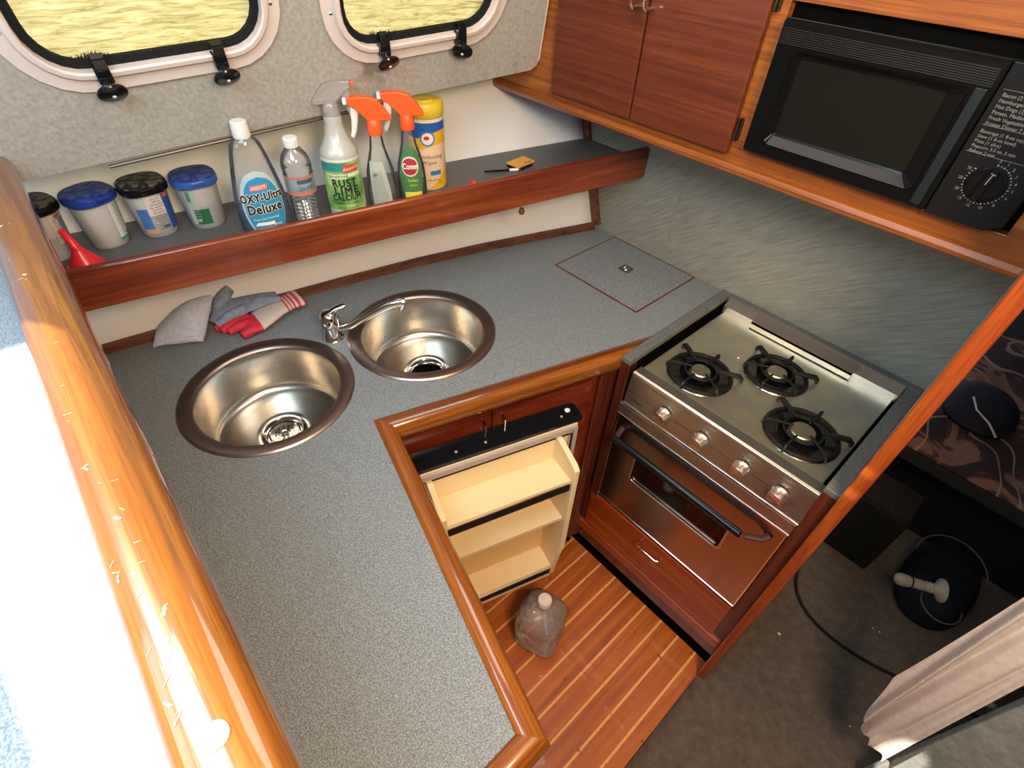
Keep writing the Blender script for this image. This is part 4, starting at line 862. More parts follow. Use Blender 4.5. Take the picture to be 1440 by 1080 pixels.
# small water bottle
B2 = [(0.0, 0.026, 0.026), (0.004, 0.029, 0.029), (0.060, 0.0295, 0.0295), (0.064, 0.0285, 0.0285), (0.100, 0.0285, 0.0285), (0.106, 0.0295, 0.0295), (0.120, 0.029, 0.029), (0.132, 0.0245, 0.0245), (0.142, 0.016, 0.016), (0.147, 0.0125, 0.0125)]
loc, yw = at(-1.041, 0.3925); t = thing('water_bottle', 'small clear ribbed water bottle with a white cap, beside the blue cleaner', 'bottle', loc, yw, local=True); t.scale = (0.97, 0.97, 1.12)
rg = [(0.0, 0.024, 0.024), (0.003, 0.028, 0.028)]
for k in range(8): z = 0.006+0.0068*k; rg += [(z, 0.0295, 0.0295), (z+0.0034, 0.0275, 0.0275)]
rg += [(0.062, 0.0290, 0.0290), (0.064, 0.0283, 0.0283), (0.100, 0.0283, 0.0283), (0.104, 0.0297, 0.0297), (0.108, 0.0285, 0.0285), (0.114, 0.0297, 0.0297), (0.124, 0.0285, 0.0285), (0.134, 0.0240, 0.0240), (0.143, 0.0160, 0.0160), (0.148, 0.0125, 0.0125)]
mb = MB(); mb.loft(rg, 36); mb.build('bottle_body', clear('clear_water_bottle', (0.95, 0.96, 0.97), 0.08, 0.04, milky=0.08, milk=(0.8, 0.8, 0.8)), t)
mb = MB(); mb.loft([(0.147, 0.0140, 0.0140), (0.149, 0.0148, 0.0148), (0.160, 0.0145, 0.0145), (0.162, 0.0130, 0.0130)], 28); mb.build('cap', M_white, t)
mb = MB(); label(mb, B2, band(-0.042, 0.042, 0.070, 0.104), 0.0006, 20, 4); lb = mb.build('label', clear('clear_label', (0.70, 0.74, 0.76), 0.05, 0.3, 0.45, (0.45, 0.48, 0.50)), t)
mb = MB(); label(mb, B2, band(-0.040, 0.040, 0.0710, 0.0755), 0.0010, 20, 2); label(mb, B2, band(-0.034, 0.040, 0.0990, 0.1030), 0.0010, 20, 2); mb.build('label_orange_edge', flat('label_orange', (0.62, 0.16, 0.08), 0.5), lb)
mb = MB(); label(mb, B2, band(-0.006, 0.026, 0.091, 0.098), 0.0010, 10, 2); ltext(mb, B2, 'Spring', 0.012, 0.008, 0.084, 0.0012, 0, 0.1, 1, 1, 0.3); mb.build('label_printing', flat('label_navy', (0.04, 0.09, 0.16), 0.5), lb)

# trigger sprayer head, reused
def head(t, z, mat, tipm, trigm, flip, kx=1.0, kz=0.66):
    sg = -kx if flip else kx
    pf = [(-0.054, 0.060), (-0.054, 0.043), (-0.040, 0.034), (-0.016, 0.006), (-0.016, 0.0), (0.018, 0.0), (0.036, -0.001), (0.041, 0.003), (0.040, 0.009), (0.026, 0.033), (0.010, 0.053), (-0.010, 0.060), (-0.030, 0.062)]
    mb = MB(); n = len(pf); hw = 0.0105
    vs = [(sg*x, y, z+0.022+zz*kz) for y in (-hw, hw) for x, zz in pf]
    mb.add(vs, [tuple(range(n)), tuple(range(n, 2*n))[::-1]]+[(i, (i+1) % n, n+(i+1) % n, n+i) for i in range(n)]); h = mb.build('spray_head', mat, t, smooth=False, bevel=0.003, bseg=3)
    mb = MB(); mb.loft([(z-0.002, 0.0170, 0.0170), (z, 0.0176, 0.0176), (z+0.020, 0.0168, 0.0168), (z+0.024, 0.014, 0.014)], 28); mb.build('collar', mat, t)
    mb = MB(); mb.box(*sorted((sg*-0.0545, sg*-0.063)), -0.0085, 0.0085, z+0.022+0.044*kz, z+0.022+0.0595*kz); mb.build('nozzle', tipm, h, smooth=False, bevel=0.0015)
    mb = MB(); mb.tube([(sg*-0.040, 0, z+0.022+0.036*kz), (sg*-0.041, 0, z+0.036), (sg*-0.042, 0, z+0.024), (sg*-0.046, 0, z+0.008), (sg*-0.052, 0, z-0.004)], [0.0065, 0.006, 0.005, 0.004, 0.0028], 10, flat=1.5); mb.build('trigger', trigm, h)
M_cleartrig = clear('cloudy_clear_trigger', (0.95, 0.92, 0.90), 0.06, 0.2, 0.22, (0.85, 0.78, 0.74))

# rust remover sprayer
B3 = [(0.0, 0.040, 0.040), (0.003, 0.0425, 0.0425), (0.130, 0.0425, 0.0425), (0.139, 0.040, 0.040), (0.152, 0.030, 0.030), (0.163, 0.0235, 0.0235), (0.185, 0.0185, 0.0185), (0.192, 0.0195, 0.0195), (0.197, 0.018, 0.018)]
loc, yw = at(-1.037, 0.483); t = thing('rust_remover_spray', 'tall milky spray bottle with green RUST LIME CALCIUM label and a clear trigger', 'spray bottle', loc, yw, local=True); t.scale = (0.90, 0.90, 1.04)
mb = MB(); mb.loft(B3, 44); mb.build('bottle_body', clear('milky_bottle', (0.85, 0.83, 0.76), 0.08, 0.25, 0.62, (0.72, 0.70, 0.64)), t)
mb = MB(); mb.loft([(0.003, 0.040, 0.040), (0.128, 0.040, 0.040), (0.137, 0.0375, 0.0375), (0.145, 0.032, 0.032)], 40); mb.build('pale_liquid', flat('pale_yellow_liquid', (0.50, 0.48, 0.34), 0.3), t)
mb = MB(); label(mb, B3, band(-0.056, 0.056, 0.0260, 0.1280), 0.0005, 28, 8); lb = mb.build('label', flat('label_cream', (0.70, 0.66, 0.58), 0.45), t)
mb = MB(); label(mb, B3, band(-0.054, 0.052, 0.0280, 0.1230), 0.0008, 28, 8)
def grn():
    mt, n, l, b = new_mat('label_green'); tc = n.new('ShaderNodeTexCoord'); ns = n.new('ShaderNodeTexNoise'); ns.inputs['Scale'].default_value = 22; ns.inputs['Detail'].default_value = 2; l.new(tc.outputs['Object'], ns.inputs['Vector'])
    r = ramp(n, l, ns.outputs['Fac'], [(0.35, (0.05, 0.22, 0.05)), (0.50, (0.22, 0.42, 0.10)), (0.65, (0.42, 0.60, 0.22))]); l.new(r.outputs[0], b.inputs['Base Color']); b.inputs['Roughness'].default_value = 0.4; return mt
mb.build('label_green', grn(), lb)
mb = MB(); label(mb, B3, band(-0.053, 0.006, 0.1060, 0.1220), 0.0011, 16, 2); mb.build('label_teal', flat('label_teal', (0.03, 0.24, 0.22), 0.4), lb)
mb = MB(); label(mb, B3, lambda t_: (-0.001+0.005*t_, 0.036+0.005*t_, 0.1040+0.014*t_), 0.0014, 8, 2); mb.build('label_logo', flat('label_red', (0.62, 0.07, 0.05), 0.4), lb)
mb = MB(); label(mb, B3, band(-0.040, 0.008, 0.0920, 0.1010), 0.0011, 10, 2); label(mb, B3, band(0.010, 0.040, 0.0950, 0.1020), 0.0011, 8, 2); ltext(mb, B3, 'Awesome', 0.010, 0.019, 0.1110, 0.0018, 0.0001, 0.1, 0.9, 1, 0.2); mb.build('label_pale', flat('label_pale_green', (0.62, 0.72, 0.45), 0.4), lb, smooth=False)
mb = MB(); ltext(mb, B3, 'RUST', 0.0200, 0.000, 0.0830, 0.0016, 0.0008, 0.0, 1.05, 1.16); ltext(mb, B3, 'LIME', 0.0205, 0.002, 0.0680, 0.0016, 0.0008, 0, 1.15, 1.2); ltext(mb, B3, 'CALCIUM', 0.0165, 0.001, 0.0540, 0.0016, 0.0006, 0, 0.84, 1.12); ltext(mb, B3, 'DISSOLVES ON CONTACT', 0.0072, 0.001, 0.0430, 0.0016, 0.0002, 0, 0.72); ltext(mb, B3, 'STAIN REMOVER', 0.0078, -0.015, 0.0962, 0.0016, 0.0001, 0, 0.8); ltext(mb, B3, 'NET 32 FL OZ (946 mL)', 0.0050, 0.0, 0.0335, 0.0016, 0, 0, 0.9)
mb.build('black_lettering', M_ink, lb, smooth=False)
head(t, 0.196, M_cleartrig, flat('coral_nozzle', (0.88, 0.10, 0.06), 0.35), M_cleartrig, True, 0.85, 0.58)

# two sprayers with orange triggers
B4 = [(0.0, 0.033, 0.023), (0.004, 0.036, 0.026), (0.05, 0.0365, 0.026), (0.085, 0.033, 0.024), (0.105, 0.026, 0.020), (0.125, 0.0185, 0.0165), (0.145, 0.0150, 0.0150), (0.152, 0.0145, 0.0145)]
def spray(x, y, lab, back_, off_):
    loc, yw = at(x, y); t = thing('orange_trigger_spray', lab, 'spray bottle', loc, yw+off_, group='orange-triggered spray bottles on the shelf', local=True); t.scale = (0.86, 0.90, 1.10)
    mb = MB(); mb.loft([(z, a, b, 2.0) for z, a, b in B4], 40); mb.build('bottle_body', M_clear, t)
    mb = MB(); mb.loft([(0.002, 0.031, 0.0215, 2.0), (0.030 if back_ else 0.052, 0.0345, 0.0245, 2.0)], 40); mb.build('green_liquid', flat('dark_green_liquid', (0.008, 0.045, 0.025), 0.15), t)
    mb = MB()
    if back_:
        label(mb, B4, lambda q: (-0.030, 0.018*math.cos(q*1.45)+0.002, 0.014+0.092*q), 0.0006, 14, 14); lb = mb.build('label', flat('back_label', (0.40, 0.42, 0.35), 0.5), t)
        mb = MB(); rr = random.Random(3)
        for k in range(17):
            w_ = 0.012+0.016*math.cos(k/17*1.3); ltext(mb, B4, ''.join(rr.choice('aeionrst lmcd') for _ in range(int(w_*1400))), 0.0042, -0.012+0.003*(k < 8), 0.020+0.0042*k, 0.0009, 0, 0, 0.55)
        label(mb, B4, band(-0.012, 0.006, 0.010, 0.017), 0.0009, 6, 2); label(mb, B4, band(-0.022, -0.012, 0.080, 0.085), 0.0009, 4, 1)
        mb.build('label_printing', flat('small_print', (0.12, 0.15, 0.11), 0.6), lb, smooth=False)
    else:
        label(mb, B4, oval(-0.002, 0.068, 0.0300, 0.056), 0.0006, 16, 22); lb = mb.build('label', flat('label_bottle_green', (0.06, 0.17, 0.06), 0.45), t)
        mb = MB(); label(mb, B4, oval(-0.004, 0.086, 0.0215, 0.0190), 0.0010, 14, 16); mb.build('label_cream_ring', flat('label_cream_ring', (0.62, 0.58, 0.45), 0.45), lb)
        mb = MB(); label(mb, B4, oval(-0.004, 0.086, 0.0185, 0.0160), 0.0013, 14, 16); mb.build('label_red_badge', flat('label_badge_red', (0.38, 0.02, 0.03), 0.45), lb)
        mb = MB(); ltext(mb, B4, 'Comet', 0.0150, -0.003, 0.0865, 0.0017, 0.0003, 0.0, 0.88); mb.build('badge_lettering', M_white, lb, smooth=False)
        mb = MB(); label(mb, B4, band(-0.022, 0.022, 0.026, 0.037), 0.0012, 10, 2); ltext(mb, B4, 'Surface', 0.0085, 0.001, 0.0600, 0.0012, 0.0001); ltext(mb, B4, 'cleaner', 0.0065, 0.001, 0.0510, 0.0012, 0); mb.build('label_yellow', flat('label_yellow', (0.62, 0.58, 0.06), 0.45), lb, smooth=False)
    head(t, 0.152, M_orange, M_white, M_white, False)
spray(-1.005, 0.553, 'clear spray bottle with orange trigger, back label showing, beside the rust remover', True, 0.10)
spray(-0.994, 0.622, 'clear spray bottle with orange trigger and green Comet label, beside the wipes tub', False, 0.05)

# disinfecting wipes canister
B5 = [(0.0, 0.039, 0.039), (0.002, 0.0405, 0.0405), (0.160, 0.0405, 0.0405)]
loc, yw = at(-1.068, 0.717); t = thing('wipes_canister', 'yellow and blue cylinder of disinfecting wipes with a yellow lid', 'canister', loc, yw, local=True)
mb = MB(); mb.loft(B5, 48); mb.build('canister_body', M_white, t)
mb = MB(); mb.loft([(0.1585, 0.0412, 0.0412), (0.161, 0.0425, 0.0425), (0.181, 0.0425, 0.0425), (0.187, 0.0400, 0.0400), (0.189, 0.036, 0.036)], 48); mb.loft([(0.189, 0.022, 0.022), (0.191, 0.0215, 0.0215)], 32); mb.build('lid', M_yellow, t)
mb = MB(); label(mb, B5, band(-0.075, 0.075, 0.003, 0.152), 0.0004, 40, 6); lb = mb.build('label', flat('label_peach', (0.80, 0.58, 0.38), 0.4), t)
mb = MB(); label(mb, B5, lambda q: (-0.070, 0.070, 0.118+0.033*q), 0.0007, 40, 3); mb.build('label_blue_band', flat('label_royal_blue', (0.02, 0.11, 0.42), 0.4), lb)
mb = MB(); g = []
for i in range(41): u = -0.070+0.140*i/40; g.append([surf(B5, u, 0.095+0.010*math.sin(u*30+0.4), 0.0009), surf(B5, u, 0.121+0.012*math.sin(u*30+0.4), 0.0009)])
mb.sheet(g); g = []
for i in range(41): u = -0.070+0.140*i/40; g.append([surf(B5, u, 0.004, 0.0009), surf(B5, u, 0.004+max(0.001, 0.045*(u/0.05)), 0.0009)])
mb.sheet(g); mb.build('label_yellow_sweep', flat('label_gold', (0.78, 0.44, 0.02), 0.4), lb)
mb = MB(); label(mb, B5, oval(0.002, 0.118, 0.0165, 0.0165), 0.0013, 14, 14); label(mb, B5, band(0.004, 0.030, 0.036, 0.046), 0.0011, 6, 2); mb.build('label_badge', flat('label_badge_blue', (0.05, 0.20, 0.50), 0.4), lb)
mb = MB(); label(mb, B5, oval(0.002, 0.118, 0.0130, 0.0130), 0.0016, 14, 14); mb.build('badge_face', M_white, lb)
mb = MB(); label(mb, B5, oval(0.000, 0.120, 0.0060, 0.0045), 0.0019, 8, 8); mb.build('badge_red', M_red, lb)
mb = MB(); ltext(mb, B5, 'Disinfecting', 0.0130, 0.003, 0.078, 0.0012, 0.0001, 0, 0.95, 1.08); ltext(mb, B5, 'Wipes', 0.0130, 0.003, 0.065, 0.0012, 0.0001, 0, 0.95, 1.08); ltext(mb, B5, '75', 0.012, 0.026, 0.018, 0.0012, 0, 0, 0.7); ltext(mb, B5, 'Kills germs', 0.006, 0.010, 0.025, 0.0012); mb.build('label_lettering', flat('label_navy_ink', (0.04, 0.04, 0.10), 0.5), lb, smooth=False)

# flip-lid tubs
def scale_mat(name, base, hi):
    mt, n, l, b = new_mat(name); tc = n.new('ShaderNodeTexCoord'); vo = n.new('ShaderNodeTexVoronoi'); vo.inputs['Scale'].default_value = 70; l.new(tc.outputs['Object'], vo.inputs['Vector'])
    r = ramp(n, l, vo.outputs['Distance'], [(0.38, hi), (0.50, base)]); l.new(r.outputs[0], b.inputs['Base Color']); b.inputs['Roughness'].default_value = 0.4; b.inputs['Specular IOR Level'].default_value = 0.25
    bp = n.new('ShaderNodeBump'); bp.invert = True; bp.inputs['Strength'].default_value = 0.9; bp.inputs['Distance'].default_value = 0.005; l.new(vo.outputs['Distance'], bp.inputs['Height']); l.new(bp.outputs['Normal'], b.inputs['Normal']); return mt
M_scale = scale_mat('black_scaled_lid', (0.006, 0.005, 0.005), (0.10, 0.075, 0.055)); M_bscale = scale_mat('blue_scaled_lid', (0.012, 0.028, 0.17), (0.05, 0.065, 0.20))
M_powder = flat('pale_powder', (0.80, 0.76, 0.72), 0.9, bump=0.8, bscale=700)
B6 = [(0.0, 0.030, 0.028), (0.004, 0.033, 0.031), (0.060, 0.037, 0.035), (0.092, 0.0395, 0.0375)]
def tub(x, y, lab, lidm, rim, fill0, fill1, col, powder, off_):
    loc, yw = at(x, y); t = thing('flip_lid_tub', lab, 'tub', loc, yw+off_, group='flip-lid tubs on the hull shelf', local=True)
    mb = MB(); mb.loft([(z, a, b, 2.0) for z, a, b in B6], 44, cap1=False); mb.build('tub_body', M_smoke, t)
    if fill1 > 0:
        def rr_(z): k = min(1, z/0.092); return (z, 0.031+0.0065*k, 0.029+0.0065*k, 2.0)
        mb = MB(); mb.loft([rr_(fill0), rr_((fill0+fill1)/2), rr_(fill1)], 40); mb.build('contents', powder, t)
    mb = MB(); label(mb, B6, band(*col[0][:4]), 0.0005, 12, 5); lb = mb.build('label', flat('tub_label_'+col[3], col[0][4], 0.5), t)
    for k, bd in enumerate(col[1]):
        mb = MB(); label(mb, B6, band(*bd[:4]), 0.0008+0.0001*k, 8, 4); mb.build('label_patch', flat('tub_patch_%s_%d' % (col[3], k), bd[4], 0.5), lb)
    mb = MB(); rr = random.Random(int(y*999)+7); u0, u1 = col[0][0], col[0][1]
    for k in range(12): ltext(mb, B6, ''.join(rr.choice('aeionrst lm') for _ in range(9)), 0.0052, (u0+u1)/2+0.002, 0.019+0.0055*k, 0.0012, 0, 0, min(1.0, (u1-u0)/0.028))
    label(mb, B6, band((u0+u1)/2, u1-0.003, 0.0185, 0.0235), 0.0011, 4, 1); mb.build('label_printing', flat('tub_print_'+col[3], col[2], 0.6), lb, smooth=False)
    mb = MB(); mb.loft([(0.087, 0.0410, 0.0395, 2.5), (0.089, 0.0425, 0.0420, 2.5), (0.097, 0.0430, 0.0430, 2.5), (0.102, 0.0415, 0.0415, 2.5)], 44); ld = mb.build('lid', rim, t)
    mb = MB(); mb.loft([(0.1015, 0.0405, 0.0405, 2.5), (0.105, 0.0390, 0.0390, 2.5), (0.1075, 0.0310, 0.0300, 2.6), (0.109, 0.012, 0.011, 2.2)], 44); mb.build('lid_pattern', lidm, ld)
    mb = MB(); mb.box(-0.012, 0.012, -0.0455, -0.0395, 0.0955, 0.1015); mb.build('thumb_tab', rim, ld, smooth=False, bevel=0.001)
LBL = (0.58, 0.57, 0.50)
tub(-1.224, -0.028, 'plastic tub with black scaled lid partly hidden behind the teak rail', M_scale, M_black, 0.045, 0.085, ((0.006, 0.034, 0.030, 0.084, (0.62, 0.56, 0.50)), [(0.022, 0.034, 0.020, 0.075, (0.16, 0.28, 0.32)), (0.018, 0.030, 0.076, 0.083, (0.55, 0.08, 0.08))], (0.12, 0.10, 0.10), 'grey'), M_powder, 0.25)
tub(-1.216, 0.062, 'plastic tub of pale powder with dark blue lid, nearest the red funnel', M_bscale, M_bluelid, 0.004, 0.088, ((0.004, 0.036, 0.012, 0.084, (0.56, 0.60, 0.54)), [(0.004, 0.036, 0.012, 0.0165, (0.02, 0.22, 0.27)), (0.004, 0.011, 0.017, 0.084, (0.68, 0.66, 0.58))], (0.10, 0.16, 0.16), 'sage'), M_powder, 0.45)
tub(-1.207, 0.150, 'plastic tub with black scaled lid and blue printed label, between two blue-lidded tubs', M_scale, M_black, 0.050, 0.088, ((-0.014, 0.018, 0.046, 0.087, (0.68, 0.56, 0.50)), [(-0.034, -0.014, 0.014, 0.062, (0.06, 0.16, 0.42)), (0.018, 0.036, 0.012, 0.084, (0.02, 0.07, 0.30)), (0.021, 0.034, 0.076, 0.086, (0.62, 0.10, 0.06)), (-0.031, -0.008, 0.010, 0.020, (0.55, 0.30, 0.18))], (0.08, 0.08, 0.12), 'blue'), M_powder, 0.15)
tub(-1.185, 0.237, 'plastic tub with blue lid and pinkish beads, beside the OXY-Ultra bottle', M_bscale, flat('mid_blue_lid', (0.03, 0.10, 0.36), 0.3), 0.048, 0.088, ((-0.033, -0.012, 0.012, 0.082, (0.45, 0.50, 0.44)), [(-0.024, 0.004, 0.012, 0.044, (0.02, 0.13, 0.05)), (-0.030, -0.022, 0.060, 0.082, (0.05, 0.25, 0.10))], (0.40, 0.42, 0.38), 'green'), flat('pink_beads', (0.74, 0.54, 0.46), 0.9, bump=1.0, bscale=500), 0.1)
# red funnel upside down
t = thing('red_funnel', 'small red plastic funnel standing upside down at the left end of the shelf', 'funnel', (-1.142, 0.005, SZ), 0.0, local=True)
mb = MB(); mb.loft([(0.0, 0.031, 0.031), (0.0045, 0.0295, 0.0295), (0.034, 0.0105, 0.0105, 2, 0.0, -0.001), (0.040, 0.0080, 0.0080, 2, 0, -0.001), (0.076, 0.0042, 0.0042, 2, -0.002, -0.008)], 36, cap0=False, cap1=False); mb.build('cone', M_red, t, solid=0.0012)
mb = MB(); mb.box(-0.001, 0.001, -0.030, -0.0245, 0.002, 0.012); mb.build('cone_rib', M_red, t, smooth=False)
# packet and little clips near the forward end of the shelf
def zrot(x, y, a): return (x*math.cos(a)-y*math.sin(a), x*math.sin(a)+y*math.cos(a))
t = thing('paper_packet', 'small yellow-orange card packet lying near the forward end of the shelf', 'packet', (-1.020, 0.975, SZ), math.radians(95), local=True)
mb = MB(); mb.poly([rrect(-0.034, 0.034, -0.022, 0.022, 0.004)], 0.006, 0.0085, fn=lambda x, y, z: (x, y, z+0.10*(y+0.022)*0.0)); mb.build('card', flat('orange_card', (0.72, 0.36, 0.06), 0.6), t, smooth=False, bevel=0.0008)
mb = MB(); mb.poly([rrect(-0.036, 0.020, -0.026, 0.018, 0.003)], 0.0, 0.0058); mb.build('black_backing', M_black, t, smooth=False)
mb = MB(); vs, fs = text_geo('50 pcs', 0.010, 0.0002); mb.add(vs, fs, lambda a, b, c: (a+0.012, b-0.013, 0.0087)); mb.build('card_print', M_ink, t, smooth=False)
t = thing('pen', 'thin dark pen with a white clip lying left of the orange packet on the shelf', 'pen', (-1.015, 0.905, SZ), math.radians(62), local=True)
mb = MB(); mb.tube([(-0.045, 0, 0.0034), (0.020, 0, 0.0034)], 0.0028, 10); mb.build('barrel', M_black, t)
mb = MB(); mb.tube([(0.020, 0, 0.0036), (0.042, 0, 0.0036), (0.048, 0, 0.0036)], [0.0034, 0.0034, 0.002], 10); mb.build('cap', M_white, t)
t = MB(); t.loft([(0.0, 0.010, 0.007), (0.004, 0.011, 0.008), (0.008, 0.007, 0.005)], 20, fn=lambda x, y, z: (x-1.000, y+0.800, z+SZ)); tag(t.build('bottle_cap', M_red), 'tiny red cap lying on the shelf beside the wipes canister', 'cap')

# ================================================================== towel and gloves on the counter
mb = MB(); rows = []
FL = [(-1.196, 0.036, 0.914), (-1.168, 0.083, 0.914), (-1.150, 0.125, 0.914)]
BK = [(-1.232, 0.062, 0.932), (-1.228, 0.140, 0.978), (-1.205, 0.190, 0.984)]
def bez(P, t): a, b, c = [Vector(p) for p in P]; return a*(1-t)**2+b*2*t*(1-t)+c*t*t
rt = random.Random(5); N1, N2 = 26, 22
for j in range(N2+1):
    v = j/N2; row = []
    for i in range(N1+1):
        u = i/N1; p = bez(FL, u)*(1-v)+bez(BK, u)*v
        bul = math.sin(PI*min(1, max(0, u)))**0.45*math.sin(PI*(0.06+0.90*v))**0.5
        p = p+Vector((0.010, -0.004, 0.024))*bul+Vector((0, 0, 0.0025))*math.sin(u*9+v*4)*bul
        if v < 0.12: p.z += 0.004*math.sin(v/0.12*PI)
        row.append(p)
    rows.append(row)
mb.sheet(rows)
tw = mb.build('folded_towel', cloth('lavender_grey_towel', (0.62, 0.61, 0.72), (0.80, 0.79, 0.88), 120, fine=1200, bump=1.0), solid=0.010, subsurf=1)
mb = MB()
for k, (v, dz) in enumerate(((0.10, 0.0035), (0.05, 0.0015))):
    mb.tube([bez(FL, u)*(1-v)+bez(BK, u)*v+Vector((0.010, -0.004, 0.024))*(math.sin(PI*u)**0.45*math.sin(PI*(0.06+0.90*v))**0.5)+Vector((0.004, -0.004, 0.004+dz)) for u in [0.04+0.92*i/16 for i in range(17)]], 0.0028, 8)
mb.build('hem_fold', cloth('towel_hem', (0.66, 0.65, 0.74), (0.80, 0.79, 0.87), 120, fine=1200, bump=0.8), tw, subsurf=1)['kind'] = 'stuff'
tag(tw, 'folded lavender-grey terry towel leaning on the hull behind the nearer sink', 'towel')
def glove_mat(name, body, stripe, finger, a, dirv, L):
    """colour bands along the glove: fingertips, body, striped cuff"""
    mt, n, l, b = new_mat(name); tc = n.new('ShaderNodeTexCoord'); vm = n.new('ShaderNodeVectorMath'); vm.operation = 'DOT_PRODUCT'; vm.inputs[1].default_value = dirv; l.new(tc.outputs['Object'], vm.inputs[0])
    ad = n.new('ShaderNodeMath'); ad.operation = 'SUBTRACT'; ad.inputs[1].default_value = a; l.new(vm.outputs['Value'], ad.inputs[0])
    mr = n.new('ShaderNodeMath'); mr.operation = 'DIVIDE'; mr.inputs[1].default_value = L; l.new(ad.outputs[0], mr.inputs[0])
    r = n.new('ShaderNodeValToRGB'); r.color_ramp.interpolation = 'CONSTANT'; e = r.color_ramp.elements
    st_ = [(0.0, finger), (0.40, body), (0.74, stripe), (0.76, body), (0.785, stripe), (0.80, body), (0.82, stripe), (0.84, body), (0.87, stripe), (0.90, body), (0.94, stripe)]
    while len(e) < len(st_): e.new(0.5)
    for i, (p, c) in enumerate(st_): e[i].position = p; e[i].color = (*c, 1)
    l.new(mr.outputs[0], r.inputs[0]); l.new(r.outputs[0], b.inputs['Base Color']); b.inputs['Roughness'].default_value = 0.7
    return mt
def remesh(o, vx=0.0022):
    md = o.modifiers.new('merge', 'REMESH'); md.mode = 'VOXEL'; md.voxel_size = vx; md.use_smooth_shade = True
    ms = o.modifiers.new('soft', 'SMOOTH'); ms.factor = 0.5; ms.iterations = 4
gd = Vector((-0.02, 0.19, 0)).normalized(); g0 = Vector((-1.140, 0.150, 0.9105))
mb = MB()
mb.tube([(-1.115, 0.205, 0.921), (-1.122, 0.235, 0.925), (-1.138, 0.270, 0.928), (-1.145, 0.300, 0.930), (-1.146, 0.330, 0.932), (-1.148, 0.362, 0.933)], [0.016, 0.034, 0.037, 0.033, 0.030, 0.036], 20, flat=0.36)
for pts, r in (([(-1.118, 0.245, 0.921), (-1.108, 0.222, 0.922), (-1.104, 0.198, 0.921)], 0.0115), ([(-1.135, 0.235, 0.925), (-1.134, 0.208, 0.928), (-1.136, 0.180, 0.922)], 0.0110), ([(-1.150, 0.235, 0.926), (-1.150, 0.200, 0.930), (-1.146, 0.168, 0.924)], 0.0115), ([(-1.160, 0.235, 0.926), (-1.165, 0.195, 0.926), (-1.164, 0.160, 0.922)], 0.0105)):
    mb.tube(pts, [r*1.1, r, r*0.85], 12)
gl = mb.build('rubber_palm_glove', glove_mat('red_and_cream_glove', (0.62, 0.50, 0.43), (0.60, 0.035, 0.05), (0.60, 0.02, 0.04), 0.050, (0, 1, 0), 0.212), origin=(-1.14, 0.11, 0.91)); gl.location.z += 0.004; remesh(gl)
tag(gl, 'work glove with red rubber fingers and red striped knit cuff beside the towel', 'glove')
mb = MB()
mb.tube([(-1.168, 0.318, 0.950), (-1.172, 0.290, 0.951), (-1.178, 0.255, 0.951), (-1.184, 0.215, 0.952), (-1.188, 0.185, 0.946), (-1.180, 0.165, 0.933)], [0.018, 0.026, 0.032, 0.034, 0.030, 0.018], 20, flat=0.34)
for pts, r in (([(-1.170, 0.270, 0.954), (-1.155, 0.295, 0.953), (-1.150, 0.318, 0.951)], 0.0095), ([(-1.160, 0.235, 0.952), (-1.158, 0.200, 0.950), (-1.162, 0.168, 0.936)], 0.0115), ([(-1.212, 0.190, 0.950), (-1.222, 0.215, 0.966), (-1.228, 0.235, 0.974)], 0.0150), ([(-1.198, 0.185, 0.950), (-1.208, 0.205, 0.962), (-1.216, 0.222, 0.968)], 0.0120)):
    mb.tube(pts, [r*1.1, r, r*0.8], 12)
gl2 = mb.build('cloth_glove', cloth('slate_blue_knit', (0.24, 0.28, 0.38), (0.42, 0.46, 0.56), 70, fine=1500, bump=0.8), origin=(-1.18, 0.22, 0.93)); remesh(gl2)
tag(gl2, 'slate-blue crumpled knit glove lying on top of the red-fingered glove', 'glove')

# ================================================================== water jug on the sole
t = thing('water_jug', 'clear ribbed gallon water jug with a pale cap, standing on the teak sole', 'jug', (-0.388, 0.548, 0.0005), math.radians(20), local=True)
rg = [(0.0, 0.056, 0.056, 4), (0.006, 0.064, 0.064, 4.5), (0.030, 0.067, 0.067, 4.5), (0.034, 0.064, 0.064, 4.5)]
for k in range(7): z = 0.040+k*0.0125; rg += [(z, 0.0665, 0.0665, 4.2), (z+0.006, 0.0635, 0.0635, 4.2)]
rg += [(0.130, 0.0670, 0.0670, 4), (0.150, 0.0660, 0.0660, 3.6), (0.168, 0.0600, 0.0600, 3.2), (0.186, 0.0480, 0.0480, 2.8), (0.203, 0.0330, 0.0330, 2.4), (0.216, 0.0220, 0.0220, 2), (0.224, 0.0180, 0.0180, 2), (0.230, 0.0175, 0.0175, 2)]
M_jug = clear('rippled_water_jug', (0.97, 0.95, 0.92), 0.16, 0.10, 0.26, (0.88, 0.80, 0.72))
fine = []
for (za, aa, ba, ea), (zb, ab, bb, eb) in zip(rg, rg[1:]):
    for q_ in range(3): k = q_/3; fine.append((za+(zb-za)*k, aa+(ab-aa)*k, ba+(bb-ba)*k, ea+(eb-ea)*k))
fine.append(rg[-1])
def ripple(x, y, z):
    th = math.atan2(y, x); a_ = max(0, min(1, (z-0.03)/0.03))*max(0, min(1, (0.205-z)/0.03))
    k = 1+0.030*a_*math.sin(z*420+2.6*math.sin(th*2+0.6)+1.4*math.sin(th*5)+z*30*math.sin(th))
    return (x*k, y*k, z)
mb = MB(); mb.loft(fine, 72, fn=ripple); mb.build('jug_body', M_jug, t, angle=1.5)
mb = MB(); mb.loft([(0.2265, 0.0195, 0.0195), (0.228, 0.0205, 0.0205), (0.243, 0.0200, 0.0200), (0.2455, 0.0185, 0.0185)], 32); mb.build('cap', flat('pinkish_cap', (0.72, 0.60, 0.52), 0.4), t)

